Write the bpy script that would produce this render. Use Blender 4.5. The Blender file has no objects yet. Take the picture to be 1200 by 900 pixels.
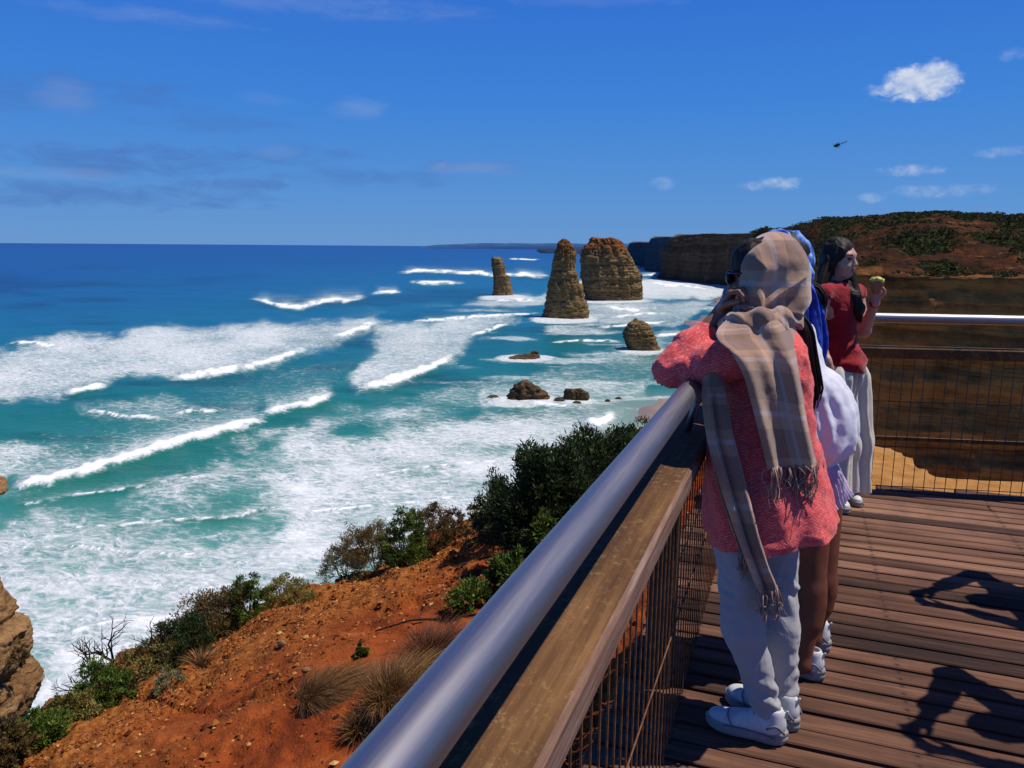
import bpy, bmesh, math, random
import numpy as np
from mathutils import Vector, Matrix
from mathutils.bvhtree import BVHTree
from math import radians, sin, cos, tan, pi, atan2, sqrt

random.seed(7)
RNG = np.random.default_rng(11)
SC = bpy.context.scene
COL = SC.collection
SEA = -50.0
HC = 1.58

# ------------------------------------------------------------------ camera
YAW, PITCH, ROLL, FPX = 20.4, 10.25, 0.45, 900.0
def _cam_axes():
    y, p, r = map(radians, (YAW, PITCH, ROLL))
    f = np.array([-sin(y) * cos(p), cos(y) * cos(p), -sin(p)])
    R = np.array([cos(y), sin(y), 0.0])
    U = np.cross(R, f)
    return f, R * cos(r) + U * sin(r), -R * sin(r) + U * cos(r)
CF, CR, CU = _cam_axes()
EYE = np.array([0, 0, HC])
FH = np.array([-sin(radians(YAW)), cos(radians(YAW)), 0])      # horizontal heading
RH = np.array([cos(radians(YAW)), sin(radians(YAW)), 0])
UP = np.array([0, 0, 1.0])

def ray(px, py):
    return CF + (px - 600) / FPX * CR - (py - 450) / FPX * CU
def at(px, py, d):
    """point seen at (px, py) of the survey photo, d metres ahead"""
    v = ray(px, py)
    return EYE + v * (d / (v @ FH))
def onz(px, py, z):
    v = ray(px, py)
    return EYE + v * ((z - HC) / v[2])
def project(P):
    v = P - EYE
    w = v @ CF
    return 600 + FPX * (v @ CR) / w, 450 - FPX * (v @ CU) / w

cd = bpy.data.cameras.new('camera')
cam = bpy.data.objects.new('camera', cd)
COL.objects.link(cam)
cd.sensor_width = 36.0
cd.lens = 36.0 * FPX / 1200
cd.clip_start, cd.clip_end = 0.05, 90000
cam.matrix_world = Matrix(((CR[0], CU[0], -CF[0], 0), (CR[1], CU[1], -CF[1], 0), (CR[2], CU[2], -CF[2], HC), (0, 0, 0, 1)))
SC.camera = cam
SC.view_settings.view_transform = 'Standard'
SC.view_settings.look = 'None'
SC.view_settings.exposure = 0
SC.view_settings.gamma = 1

# ------------------------------------------------------------------ noise
def _hash(ix, iy, iz, s):
    h = (ix.astype(np.int64) * 374761393 + iy.astype(np.int64) * 668265263 + iz.astype(np.int64) * 2147483647 + s * 974634777) & 0xFFFFFFFF
    h = ((h ^ (h >> 13)) * 1274126177) & 0xFFFFFFFF
    h = ((h ^ (h >> 16)) * 2246822519) & 0xFFFFFFFF
    return ((h ^ (h >> 15)) & 0xFFFFFF) / float(0xFFFFFF)
def vnoise(P, s=0):
    P = np.asarray(P, float)
    i = np.floor(P)
    f = P - i
    f = f * f * f * (f * (f * 6 - 15) + 10)
    ix, iy, iz = i[..., 0], i[..., 1], i[..., 2]
    r = 0
    for dx in (0, 1):
        wx = f[..., 0] if dx else 1 - f[..., 0]
        for dy in (0, 1):
            wy = f[..., 1] if dy else 1 - f[..., 1]
            for dz in (0, 1):
                wz = f[..., 2] if dz else 1 - f[..., 2]
                r = r + wx * wy * wz * _hash(ix + dx, iy + dy, iz + dz, s)
    return r * 2 - 1
def fbm(P, octs=4, s=0, gain=0.5):
    P = np.asarray(P, float)
    r, a = 0, 1.0
    for o in range(octs):
        r = r + a * vnoise(P * (2.03 ** o) + 17.3 * o, s + o)
        a *= gain
    return r
def sstep(a, b, x):
    t = np.clip((x - a) / (b - a), 0, 1)
    return t * t * (3 - 2 * t)

# ------------------------------------------------------------------ objects
def tag(o, label=None, cat=None, group=None, kind=None):
    if label: o['label'] = label
    if cat: o['category'] = cat
    if group: o['group'] = group
    if kind: o['kind'] = kind
    return o
def link(name, me, mat=None, parent=None):
    o = bpy.data.objects.new(name, me)
    COL.objects.link(o)
    if mat is not None:
        for m in (mat if isinstance(mat, (list, tuple)) else [mat]):
            me.materials.append(m)
    if parent is not None:
        o.parent = parent
        o.matrix_parent_inverse = parent.matrix_world.inverted()
    return o
def empty(name, loc):
    o = bpy.data.objects.new(name, None)
    o.empty_display_size = 0.1
    COL.objects.link(o)
    o.location = loc
    o.matrix_world = Matrix.Translation(Vector(loc))
    return o
def mesh_np(name, V, Q=None, T=None, smooth=True, attrs=None, uv=None):
    V = np.asarray(V, np.float32)
    me = bpy.data.meshes.new(name)
    loops, starts, tot = [], [], 0
    if Q is not None and len(Q):
        Q = np.asarray(Q, np.int32)
        loops.append(Q.ravel()); starts.append(np.arange(len(Q)) * 4); tot = len(Q) * 4
    if T is not None and len(T):
        T = np.asarray(T, np.int32)
        loops.append(T.ravel()); starts.append(tot + np.arange(len(T)) * 3)
    lp = np.concatenate(loops).astype(np.int32); st = np.concatenate(starts).astype(np.int32)
    me.vertices.add(len(V)); me.vertices.foreach_set('co', V.ravel())
    me.loops.add(len(lp)); me.loops.foreach_set('vertex_index', lp)
    me.polygons.add(len(st)); me.polygons.foreach_set('loop_start', st)
    me.polygons.foreach_set('use_smooth', np.full(len(st), smooth, dtype=bool))
    if attrs:
        for k, a in attrs.items():
            a = np.asarray(a, np.float32)
            if a.ndim == 2:
                at_ = me.attributes.new(k, 'FLOAT_COLOR', 'POINT')
                if a.shape[1] == 3: a = np.concatenate([a, np.ones((len(a), 1), np.float32)], 1)
                at_.data.foreach_set('color', a.ravel())
            else:
                at_ = me.attributes.new(k, 'FLOAT', 'POINT')
                at_.data.foreach_set('value', a)
    if uv is not None:
        l = me.uv_layers.new(name='UVMap')
        l.data.foreach_set('uv', np.asarray(uv, np.float32)[lp].ravel())
    me.update(calc_edges=True)
    me.validate()
    return me
def grid_faces(nu, nv, closed_u=False, closed_v=False):
    """verts indexed [u*nv+v]"""
    U = np.arange(nu if closed_u else nu - 1); Vv = np.arange(nv if closed_v else nv - 1)
    u, v = np.meshgrid(U, Vv, indexing='ij')
    u2, v2 = (u + 1) % nu, (v + 1) % nv
    return np.stack([u * nv + v, u2 * nv + v, u2 * nv + v2, u * nv + v2], -1).reshape(-1, 4)
def catmull(P, n):
    """n samples on a Catmull-Rom curve through the rows of P"""
    P = np.asarray(P, float)
    m = len(P)
    if m == 2:
        t = np.linspace(0, 1, n)[:, None]
        return P[0] * (1 - t) + P[1] * t
    E = np.concatenate([[2 * P[0] - P[1]], P, [2 * P[-1] - P[-2]]])
    t = np.linspace(0, m - 1 - 1e-9, n)
    i = t.astype(int)
    f = (t - i).reshape((-1,) + (1,) * (P.ndim - 1))
    a, b, c, d = E[i], E[i + 1], E[i + 2], E[i + 3]
    return 0.5 * (2 * b + (c - a) * f + (2 * a - 5 * b + 4 * c - d) * f ** 2 + (3 * b - a - 3 * c + d) * f ** 3)

class MB:
    """collects boxes, bars and tubes into one mesh"""
    def __init__(self):
        self.V, self.Q, self.T, self.tint, self.n = [], [], [], [], 0
    def add(self, V, Q=None, T=None, tint=0.5):
        V = np.asarray(V, float)
        self.V.append(V)
        if Q is not None and len(Q): self.Q.append(np.asarray(Q) + self.n)
        if T is not None and len(T): self.T.append(np.asarray(T) + self.n)
        t = np.full(len(V), tint) if np.isscalar(tint) else tint
        self.tint.append(t)
        self.n += len(V)
    def box(self, lo, hi, M=None, bevel=0.004, tint=0.5):
        lo, hi = np.array(lo, float), np.array(hi, float)
        b = min(bevel, 0.45 * (hi - lo).min())
        # chamfered box: 24 verts
        V, idx = [], {}
        for sx in (0, 1):
            for sy in (0, 1):
                for sz in (0, 1):
                    c = np.array([(lo, hi)[sx][0], (lo, hi)[sy][1], (lo, hi)[sz][2]])
                    s = np.array([1 - 2 * sx, 1 - 2 * sy, 1 - 2 * sz])
                    for ax in range(3):
                        p = c + s * b
                        p[ax] = c[ax]
                        idx[(sx, sy, sz, ax)] = len(V); V.append(p)
        Q, T = [], []
        for ax in range(3):
            a, c = [(1, 2), (0, 2), (0, 1)][ax]
            for s in (0, 1):
                k = []
                for (p, q) in ((0, 0), (1, 0), (1, 1), (0, 1)):
                    t = [0, 0, 0]; t[ax] = s; t[a] = p; t[c] = q
                    k.append(idx[(*t, ax)])
                if (s == 1) == (ax == 1): k = k[::-1]
                Q.append(k)
            for p in (0, 1):
                for q in (0, 1):
                    t0 = [0, 0, 0]; t0[a] = p; t0[c] = q; t0[ax] = 0
                    t1 = list(t0); t1[ax] = 1
                    k = [idx[(*t0, a)], idx[(*t1, a)], idx[(*t1, c)], idx[(*t0, c)]]
                    Q.append(k)
        for sx in (0, 1):
            for sy in (0, 1):
                for sz in (0, 1):
                    T.append([idx[(sx, sy, sz, i)] for i in range(3)])
        V = np.array(V)
        if M is not None:
            M = np.array(M)
            V = V @ M[:3, :3].T + M[:3, 3]
        self.add(V, Q, T, tint)
    def tube(self, path, rad, n=8, cap=True, tint=0.5, dense=None):
        P = np.asarray(path, float)
        rad = np.full(len(P), rad) if np.isscalar(rad) else np.asarray(rad, float)
        if dense:
            C = catmull(np.concatenate([P, rad[:, None]], 1), dense)
            P, rad = C[:, :3], C[:, 3]
        V = ring_sweep(P, rad, n)
        m = len(P)
        Q = grid_faces(m, n, closed_v=True)
        T = []
        V = V.reshape(-1, 3)
        if cap:
            V = np.concatenate([V, P[:1], P[-1:]])
            a, b = m * n, m * n + 1
            for k in range(n):
                T.append([a, (k + 1) % n, k]); T.append([b, (m - 1) * n + k, (m - 1) * n + (k + 1) % n])
        self.add(V, Q, T, tint)
    def mesh(self, name, smooth=True):
        return mesh_np(name, np.concatenate(self.V), np.concatenate(self.Q) if self.Q else None, np.concatenate(self.T) if self.T else None,
                       smooth, {'tint': np.concatenate(self.tint)})
    def build(self, name, mat, parent=None, smooth=False, recalc=True):
        me = self.mesh(name, smooth)
        if recalc:
            bm = bmesh.new(); bm.from_mesh(me)
            bmesh.ops.recalc_face_normals(bm, faces=bm.faces)
            bm.to_mesh(me); bm.free()
        return link(name, me, mat, parent)

def frames(P):
    P = np.asarray(P, float)
    T = np.gradient(P, axis=0)
    T /= np.linalg.norm(T, axis=1)[:, None] + 1e-12
    a = np.array([0, 0, 1.0]) if abs(T[0][2]) < 0.9 else np.array([1.0, 0, 0])
    N = []
    n = a - T[0] * (a @ T[0])
    for t in T:
        n = n - t * (n @ t)
        n = n / (np.linalg.norm(n) + 1e-12)
        N.append(n)
    N = np.array(N)
    return T, N, np.cross(T, N)
def ring_sweep(P, rad, n):
    T, N, B = frames(P)
    th = np.linspace(0, 2 * pi, n, endpoint=False)
    return P[:, None, :] + rad[:, None, None] * (N[:, None, :] * np.cos(th)[None, :, None] + B[:, None, :] * np.sin(th)[None, :, None])

# ------------------------------------------------------------------ signed distance bodies
class Body:
    def __init__(self, k=0.02):
        self.pr = []; self.k = k
    def cap(self, a, b, ra, rb=None, k=None):
        self.pr.append(('c', np.array(a, float), np.array(b, float), ra, ra if rb is None else rb, self.k if k is None else k)); return self
    def ell(self, c, r, M=None, k=None):
        """M columns = axes of the ellipsoid"""
        self.pr.append(('e', np.array(c, float), np.array(r, float), np.eye(3) if M is None else np.array(M, float), None, self.k if k is None else k)); return self
    def cut(self, c, r, M=None, k=0.004):
        self.pr.append(('s', np.array(c, float), np.array(r, float), np.eye(3) if M is None else np.array(M, float), None, k)); return self
    def chain(self, pts, rads, k=None):
        for i in range(len(pts) - 1): self.cap(pts[i], pts[i + 1], rads[i], rads[i + 1], k)
        return self
    def mesh(self, name, h=0.006, disp=None, attrs=None, smooth_it=1, post=None):
        lo, hi = np.full(3, 1e9), np.full(3, -1e9)
        for p in self.pr:
            if p[0] == 'c':
                r = max(p[3], p[4]); l = np.minimum(p[1], p[2]) - r; g = np.maximum(p[1], p[2]) + r
            elif p[0] == 'e':
                e = np.abs(p[3]) @ p[2]; l, g = p[1] - e, p[1] + e
            else: continue
            lo, hi = np.minimum(lo, l), np.maximum(hi, g)
        lo -= 4 * h; hi += 4 * h
        n = np.ceil((hi - lo) / h).astype(int) + 1
        F = np.full(n, 1.0, np.float32)
        ax = [lo[i] + h * np.arange(n[i]) for i in range(3)]
        for p in self.pr:
            k = p[5]
            m = 2.5 * k + 3 * h
            if p[0] == 'c':
                r = max(p[3], p[4]); l = np.minimum(p[1], p[2]) - r - m; g = np.maximum(p[1], p[2]) + r + m
            else:
                e = np.abs(p[3]) @ p[2]; l, g = p[1] - e - m, p[1] + e + m
            i0 = np.clip(((l - lo) / h).astype(int), 0, n - 1); i1 = np.clip(((g - lo) / h).astype(int) + 2, 1, n)
            if np.any(i1 <= i0): continue
            sl = tuple(slice(a, b) for a, b in zip(i0, i1))
            X, Y, Z = np.meshgrid(ax[0][sl[0]], ax[1][sl[1]], ax[2][sl[2]], indexing='ij')
            Pt = np.stack([X, Y, Z], -1)
            if p[0] == 'c':
                ab = p[2] - p[1]; L = ab @ ab + 1e-12
                t = np.clip(((Pt - p[1]) @ ab) / L, 0, 1)
                d = np.linalg.norm(Pt - p[1] - t[..., None] * ab, axis=-1) - (p[3] + (p[4] - p[3]) * t)
            else:
                q = (Pt - p[1]) @ p[3]
                k0 = np.linalg.norm(q / p[2], axis=-1); k1 = np.linalg.norm(q / p[2] ** 2, axis=-1)
                d = k0 * (k0 - 1) / (k1 + 1e-9)
            f = F[sl]
            if p[0] == 's':
                d = -d
                hh = np.clip(0.5 - 0.5 * (d - f) / k, 0, 1) if k > 0 else 0
                F[sl] = np.maximum(f, d) if k <= 0 else d * (1 - hh) + f * hh + k * hh * (1 - hh)
                continue
            hh = np.clip(0.5 + 0.5 * (f - d) / k, 0, 1)
            F[sl] = f * (1 - hh) + d * hh - k * hh * (1 - hh)
        V, Q = surface_nets(F, lo, h)
        for _ in range(smooth_it): V = relax(V, Q)
        if disp is not None:
            N = vnormals(V, Q)
            V = V + N * disp(V, N)[:, None]
        if post is not None: V = post(V)
        return mesh_np(name, V, Q, None, True, attrs(V) if attrs else None)

def surface_nets(F, lo, h):
    s = F < 0
    n = np.array(F.shape)
    c = np.zeros(n - 1, np.int32)
    for dx in (0, 1):
        for dy in (0, 1):
            for dz in (0, 1):
                c += s[dx:n[0] - 1 + dx, dy:n[1] - 1 + dy, dz:n[2] - 1 + dz]
    act = np.argwhere((c > 0) & (c < 8))
    idx = np.full(n - 1, -1, np.int64)
    idx[tuple(act.T)] = np.arange(len(act))
    acc = np.zeros((len(act), 3)); cnt = np.zeros(len(act))
    corners = [(i, j, k) for i in (0, 1) for j in (0, 1) for k in (0, 1)]
    for a in corners:
        for ax in range(3):
            if a[ax]: continue
            b = list(a); b[ax] = 1
            A = act + a; B = act + b
            fa = F[tuple(A.T)]; fb = F[tuple(B.T)]
            m = (fa < 0) != (fb < 0)
            t = np.where(m, fa / (fa - fb + 1e-12), 0)
            p = np.array(a, float)[None, :].repeat(len(act), 0)
            p[:, ax] += t
            acc[m] += p[m]; cnt[m] += 1
    V = lo + h * (act + acc / cnt[:, None])
    Q = []
    for ax in range(3):
        a, b = [(1, 2), (2, 0), (0, 1)][ax]
        sl0 = [slice(None)] * 3; sl1 = [slice(None)] * 3
        sl0[ax] = slice(0, -1); sl1[ax] = slice(1, None)
        d = s[tuple(sl0)].astype(np.int8) - s[tuple(sl1)].astype(np.int8)
        e = np.argwhere(d != 0)
        e = e[(e[:, a] > 0) & (e[:, b] > 0) & (e[:, a] < n[a] - 1) & (e[:, b] < n[b] - 1)]
        dd = d[tuple(e.T)]
        o = []
        for (p, q) in ((0, 0), (-1, 0), (-1, -1), (0, -1)):
            k = e.copy(); k[:, a] += p; k[:, b] += q
            o.append(idx[tuple(k.T)])
        qd = np.stack(o, -1)
        qd[dd < 0] = qd[dd < 0][:, ::-1]
        Q.append(qd)
    return V, np.concatenate(Q)
def relax(V, Q, f=0.5):
    A = np.zeros_like(V); C = np.zeros(len(V))
    for i in range(4):
        for j in (1, 3):
            np.add.at(A, Q[:, i], V[Q[:, (i + j) % 4]]); np.add.at(C, Q[:, i], 1)
    return V * (1 - f) + f * A / np.maximum(C, 1)[:, None]
def vnormals(V, Q):
    fn = np.cross(V[Q[:, 2]] - V[Q[:, 0]], V[Q[:, 3]] - V[Q[:, 1]])
    N = np.zeros_like(V)
    for i in range(4): np.add.at(N, Q[:, i], fn)
    return N / (np.linalg.norm(N, axis=1)[:, None] + 1e-12)

# ------------------------------------------------------------------ materials
class NT:
    def __init__(self, name, rough=0.8, spec=0.3):
        self.m = bpy.data.materials.new(name); self.m.use_nodes = True
        self.t = self.m.node_tree; self.n = self.t.nodes; self.l = self.t.links
        self.b = self.n['Principled BSDF']
        self.b.inputs['Roughness'].default_value = rough
        self.b.inputs['Specular IOR Level'].default_value = spec
        self.out = self.n['Material Output']
    def new(self, typ, **kw):
        n = self.n.new(typ)
        for k, v in kw.items(): setattr(n, k, v)
        return n
    def set(self, sock, v):
        if hasattr(v, 'is_linked') or isinstance(v, bpy.types.NodeSocket): self.l.new(v, sock)
        elif isinstance(v, (tuple, list)) and sock.type == 'RGBA' and len(v) == 3: sock.default_value = (*v, 1)
        else: sock.default_value = v
    def coord(self, kind='Object', scale=(1, 1, 1), rot=(0, 0, 0)):
        c = self.new('ShaderNodeTexCoord'); mp = self.new('ShaderNodeMapping')
        mp.inputs['Scale'].default_value = scale; mp.inputs['Rotation'].default_value = rot
        self.l.new(c.outputs[kind], mp.inputs['Vector'])
        return mp.outputs[0]
    def geo(self, scale=(1, 1, 1)):
        c = self.new('ShaderNodeNewGeometry'); mp = self.new('ShaderNodeMapping')
        mp.inputs['Scale'].default_value = scale
        self.l.new(c.outputs['Position'], mp.inputs['Vector'])
        return mp.outputs[0]
    def noise(self, vec, scale=5, detail=4, rough=0.55, dist=0.0, col=False):
        n = self.new('ShaderNodeTexNoise')
        n.inputs['Scale'].default_value = scale; n.inputs['Detail'].default_value = detail
        n.inputs['Roughness'].default_value = rough; n.inputs['Distortion'].default_value = dist
        self.l.new(vec, n.inputs['Vector'])
        return n.outputs[1 if col else 0]
    def vor(self, vec, scale=5, feature='F1', out='Distance', rnd=1.0):
        n = self.new('ShaderNodeTexVoronoi', feature=feature)
        n.inputs['Scale'].default_value = scale; n.inputs['Randomness'].default_value = rnd
        self.l.new(vec, n.inputs['Vector'])
        return n.outputs[out]
    def wave(self, vec, scale=5, dist=2, detail=2, dscale=1, direction='X', prof='SIN'):
        n = self.new('ShaderNodeTexWave', bands_direction=direction, wave_profile=prof)
        n.inputs['Scale'].default_value = scale; n.inputs['Distortion'].default_value = dist
        n.inputs['Detail'].default_value = detail; n.inputs['Detail Scale'].default_value = dscale
        self.l.new(vec, n.inputs['Vector'])
        return n.outputs['Fac']
    def math(self, op, a, b=0.0, c=0.0, clamp=False):
        n = self.new('ShaderNodeMath', operation=op, use_clamp=clamp)
        self.set(n.inputs[0], a); self.set(n.inputs[1], b); self.set(n.inputs[2], c)
        return n.outputs[0]
    def ramp(self, fac, stops, interp='LINEAR'):
        n = self.new('ShaderNodeValToRGB')
        n.color_ramp.interpolation = interp
        e = n.color_ramp.elements
        while len(e) < len(stops): e.new(0.5)
        for x, (p, c) in zip(e, stops):
            x.position = p
            x.color = (*c, 1) if isinstance(c, (tuple, list)) else (c, c, c, 1)
        self.set(n.inputs[0], fac)
        return n.outputs[0]
    def maprange(self, v, a, b, c=0.0, d=1.0, smooth=True):
        n = self.new('ShaderNodeMapRange', interpolation_type='SMOOTHSTEP' if smooth else 'LINEAR')
        self.set(n.inputs['Value'], v)
        for k, x in zip(('From Min', 'From Max', 'To Min', 'To Max'), (a, b, c, d)): self.set(n.inputs[k], x)
        return n.outputs[0]
    def mix(self, fac, a, b, blend='MIX'):
        n = self.new('ShaderNodeMix', data_type='RGBA', blend_type=blend)
        self.set(n.inputs[0], fac); self.set(n.inputs[6], a); self.set(n.inputs[7], b)
        return n.outputs[2]
    def attr(self, name, out='Fac'):
        n = self.new('ShaderNodeAttribute', attribute_name=name)
        return n.outputs[out]
    def sep(self, v):
        n = self.new('ShaderNodeSeparateXYZ'); self.l.new(v, n.inputs[0]); return n.outputs
    def bump(self, h, strength=0.4, dist=0.02, normal=None):
        n = self.new('ShaderNodeBump')
        n.inputs['Strength'].default_value = strength; n.inputs['Distance'].default_value = dist
        self.l.new(h, n.inputs['Height'])
        if normal is not None: self.l.new(normal, n.inputs['Normal'])
        return n.outputs[0]
    def col(self, c): self.set(self.b.inputs['Base Color'], c)
    def nor(self, n): self.l.new(n, self.b.inputs['Normal'])
    def translucent(self, col, fac=0.3):
        t = self.new('ShaderNodeBsdfTranslucent'); self.set(t.inputs[0], col)
        mx = self.new('ShaderNodeMixShader'); mx.inputs[0].default_value = fac
        self.l.new(self.b.outputs[0], mx.inputs[1]); self.l.new(t.outputs[0], mx.inputs[2])
        self.l.new(mx.outputs[0], self.out.inputs['Surface'])

# ================================================================== light
SUN_EL, SUN_AZ = 64.0, 68.0       # azimuth clockwise from +Y
sd = bpy.data.lights.new('sun', 'SUN')
sd.energy = 4.8; sd.angle = radians(0.53); sd.color = (1.0, 0.93, 0.82)
sun = bpy.data.objects.new('sun', sd); COL.objects.link(sun)
SDIR = np.array([sin(radians(SUN_AZ)) * cos(radians(SUN_EL)), cos(radians(SUN_AZ)) * cos(radians(SUN_EL)), sin(radians(SUN_EL))])
sun.rotation_euler = Vector(SDIR).to_track_quat('Z', 'Y').to_euler()
sun.location = (20, 10, 40)

W = bpy.data.worlds.new('World'); SC.world = W; W.use_nodes = True
class WT(NT):
    def __init__(self):
        self.t = W.node_tree; self.n = self.t.nodes; self.l = self.t.links
wt = WT()
bg = wt.n['Background']
sky = wt.new('ShaderNodeTexSky', sky_type='NISHITA')
sky.sun_disc = False
sky.sun_elevation = radians(SUN_EL); sky.sun_rotation = radians(SUN_AZ)
sky.altitude = 50; sky.air_density = 1.0; sky.dust_density = 0.1; sky.ozone_density = 1.5
gm = wt.new('ShaderNodeGamma'); wt.l.new(sky.outputs[0], gm.inputs[0]); gm.inputs[1].default_value = 1.0
hs = wt.new('ShaderNodeHueSaturation'); wt.l.new(gm.outputs[0], hs.inputs['Color'])
hs.inputs['Saturation'].default_value = 1.22; hs.inputs['Value'].default_value = 1.0; hs.inputs['Hue'].default_value = 0.507
tc = wt.new('ShaderNodeTexCoord')
dirv = tc.outputs['Generated']
s3 = wt.sep(dirv)
az = wt.math('MULTIPLY', wt.math('ARCTAN2', s3[0], s3[1]), 180 / pi)
el = wt.math('MULTIPLY', wt.math('ARCSINE', s3[2]), 180 / pi)
K = 10.0
grad = wt.ramp(wt.math('DIVIDE', el, 90.0, clamp=True), [(0.0, (0.108 * K, 0.292 * K, 0.625 * K)), (0.035, (0.084 * K, 0.275 * K, 0.655 * K)), (0.11, (0.042 * K, 0.218 * K, 0.68 * K)), (0.22, (0.024 * K, 0.135 * K, 0.62 * K)), (0.34, (0.014 * K, 0.088 * K, 0.52 * K)), (0.6, (0.012 * K, 0.05 * K, 0.23 * K)), (1.0, (0.008 * K, 0.03 * K, 0.14 * K))])
skycol = wt.mix(0.95, hs.outputs[0], grad)
cmb = wt.new('ShaderNodeCombineXYZ'); wt.l.new(az, cmb.inputs[0]); wt.l.new(wt.math('MULTIPLY', el, 3.2), cmb.inputs[1])
n_str = wt.noise(cmb.outputs[0], 0.33, 5, 0.6, 0.6)
cmb2 = wt.new('ShaderNodeCombineXYZ'); wt.l.new(az, cmb2.inputs[0]); wt.l.new(wt.math('MULTIPLY', el, 1.5), cmb2.inputs[1])
n_puf = wt.noise(cmb2.outputs[0], 0.9, 7, 0.62, 0.3)
def cloud(px, py, hw, hh, noise, gain, soft, tilt=0.0):
    v = ray(px, py); v = v / np.linalg.norm(v)
    a0 = math.degrees(atan2(v[0], v[1])); e0 = math.degrees(math.asin(v[2]))
    k = 180 / pi / FPX
    a = wt.math('DIVIDE', wt.math('SUBTRACT', az, a0), hw * k)
    e = wt.math('DIVIDE', wt.math('ADD', wt.math('SUBTRACT', el, e0), wt.math('MULTIPLY', wt.math('SUBTRACT', az, a0), tilt)), hh * k)
    d = wt.math('ADD', wt.math('MULTIPLY', a, a), wt.math('MULTIPLY', e, e))
    m = wt.math('SUBTRACT', 1.0, d)
    m = wt.math('ADD', m, wt.math('MULTIPLY', wt.math('SUBTRACT', noise, 0.5), gain))
    return wt.maprange(m, 0.0, soft)
def layer(base, items, color, opacity):
    acc = None
    for it in items:
        c = cloud(*it[:7]); c = wt.math('MULTIPLY', c, it[7])
        acc = c if acc is None else wt.math('MAXIMUM', acc, c)
    return wt.mix(wt.math('MULTIPLY', acc, opacity), base, color)
K = 10.0   # cloud colours are divided by the background strength below
dark = [(150, 188, 150, 20, n_str, 3.2, 1.3, .8), (60, 105, 170, 24, n_str, 3.2, 1.4, .62), (90, 228, 230, 16, n_str, 3.2, 1.4, .75),
        (330, 182, 60, 16, n_str, 3.0, 1.3, .6), (250, 145, 90, 12, n_str, 3.0, 1.3, .5), (430, 208, 110, 13, n_str, 3.0, 1.4, .6),
        (270, 216, 80, 9, n_str, 3.0, 1.3, .7), (405, 181, 40, 8, n_str, 3, 1.3, .5), (560, 196, 90, 9, n_str, 3, 1.3, .5)]
c1 = layer(skycol, dark, (0.070 * K, 0.165 * K, 0.47 * K), 0.72)
wht = [(78, 112, 40, 20, n_str, 2.2, 1.8, .38), (420, 127, 38, 15, n_str, 2.2, 1.8, .45), (310, 116, 34, 12, n_str, 2.2, 1.8, .28), (325, 178, 34, 10, n_str, 2.2, 1.8, .4),
       (560, 197, 70, 9, n_str, 2.6, 1.6, .42), (380, 6, 200, 14, n_str, 2.4, 1.6, .28), (60, 203, 80, 8, n_str, 3, 1.5, .25), (170, 18, 120, 10, n_str, 3, 1.5, .22), (700, 2, 120, 8, n_str, 3, 1.5, .16)]
c2 = layer(c1, wht, (0.27 * K, 0.38 * K, 0.66 * K), 1.0)
puf = [(1076, 97, 42, 19, n_puf, 2.0, .9, .95), (1042, 104, 28, 7, n_puf, 2.2, 1.3, .6), (1096, 88, 24, 16, n_puf, 1.6, .9, .9), (915, 215, 28, 8, n_puf, 2.6, 1.4, .5), (880, 218, 18, 6, n_puf, 2.6, 1.3, .35),
       (1064, 200, 34, 7, n_puf, 2.6, 1.5, .42), (1175, 178, 26, 6, n_puf, 2.6, 1.6, .3), (1188, 64, 16, 7, n_puf, 2.6, 1.7, .18), (1100, 224, 60, 8, n_puf, 3, 1.4, .22), (775, 215, 20, 8, n_puf, 3, 1.4, .16), (1022, 232, 16, 6, n_puf, 3, 1.4, .25)]
pcol = wt.mix(wt.maprange(n_puf, 0.35, 0.7), (0.42 * K, 0.53 * K, 0.76 * K), (0.66 * K, 0.72 * K, 0.83 * K))
c3 = layer(c2, puf, pcol, 1.0)
wt.l.new(c3, bg.inputs['Color'])
bg.inputs['Strength'].default_value = 0.1

# ================================================================== sea
def seg_interp(xs, ys, x): return np.interp(x, xs, ys)
def poly_soft(px, py, poly, soft):
    poly = np.array(poly, float)
    ins = np.zeros(px.shape, bool); dm = np.full(px.shape, 1e9)
    for i in range(len(poly)):
        a, b = poly[i], poly[(i + 1) % len(poly)]
        c = ((a[1] > py) != (b[1] > py)) & (px < (b[0] - a[0]) * (py - a[1]) / (b[1] - a[1] + 1e-9) + a[0])
        ins ^= c
        ab = b - a
        t = np.clip(((px - a[0]) * ab[0] + (py - a[1]) * ab[1]) / (ab @ ab + 1e-9), 0, 1)
        dm = np.minimum(dm, np.hypot(px - a[0] - t * ab[0], (py - a[1] - t * ab[1])))
    sgn = np.where(ins, dm, -dm)
    return sstep(-soft, soft, sgn)
NRow, NCol = 560, 560
dep = 0.11 + 49.0 * np.linspace(0, 1, NRow) ** 1.45
azs = np.radians(np.linspace(-62, 46, NCol) - YAW)
rr = 51.58 / np.tan(np.radians(dep))
RR, AA = np.meshgrid(rr, azs, indexing='ij')
SX, SY = RR * np.sin(AA), RR * np.cos(AA)
Pw = np.stack([SX, SY, np.full_like(SX, SEA)], -1)
PX, PY = project(Pw)
FW = ((Pw - EYE) @ CF)
bad = FW < 5
PX = np.where(bad, -9999, PX); PY = np.where(bad, 2000, PY)
w1 = fbm(np.stack([PX / 60, PY / 22, 0 * PX], -1), 3, 3); w2 = fbm(np.stack([PX / 14, PY / 6, 0 * PX], -1), 3, 9)
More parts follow.
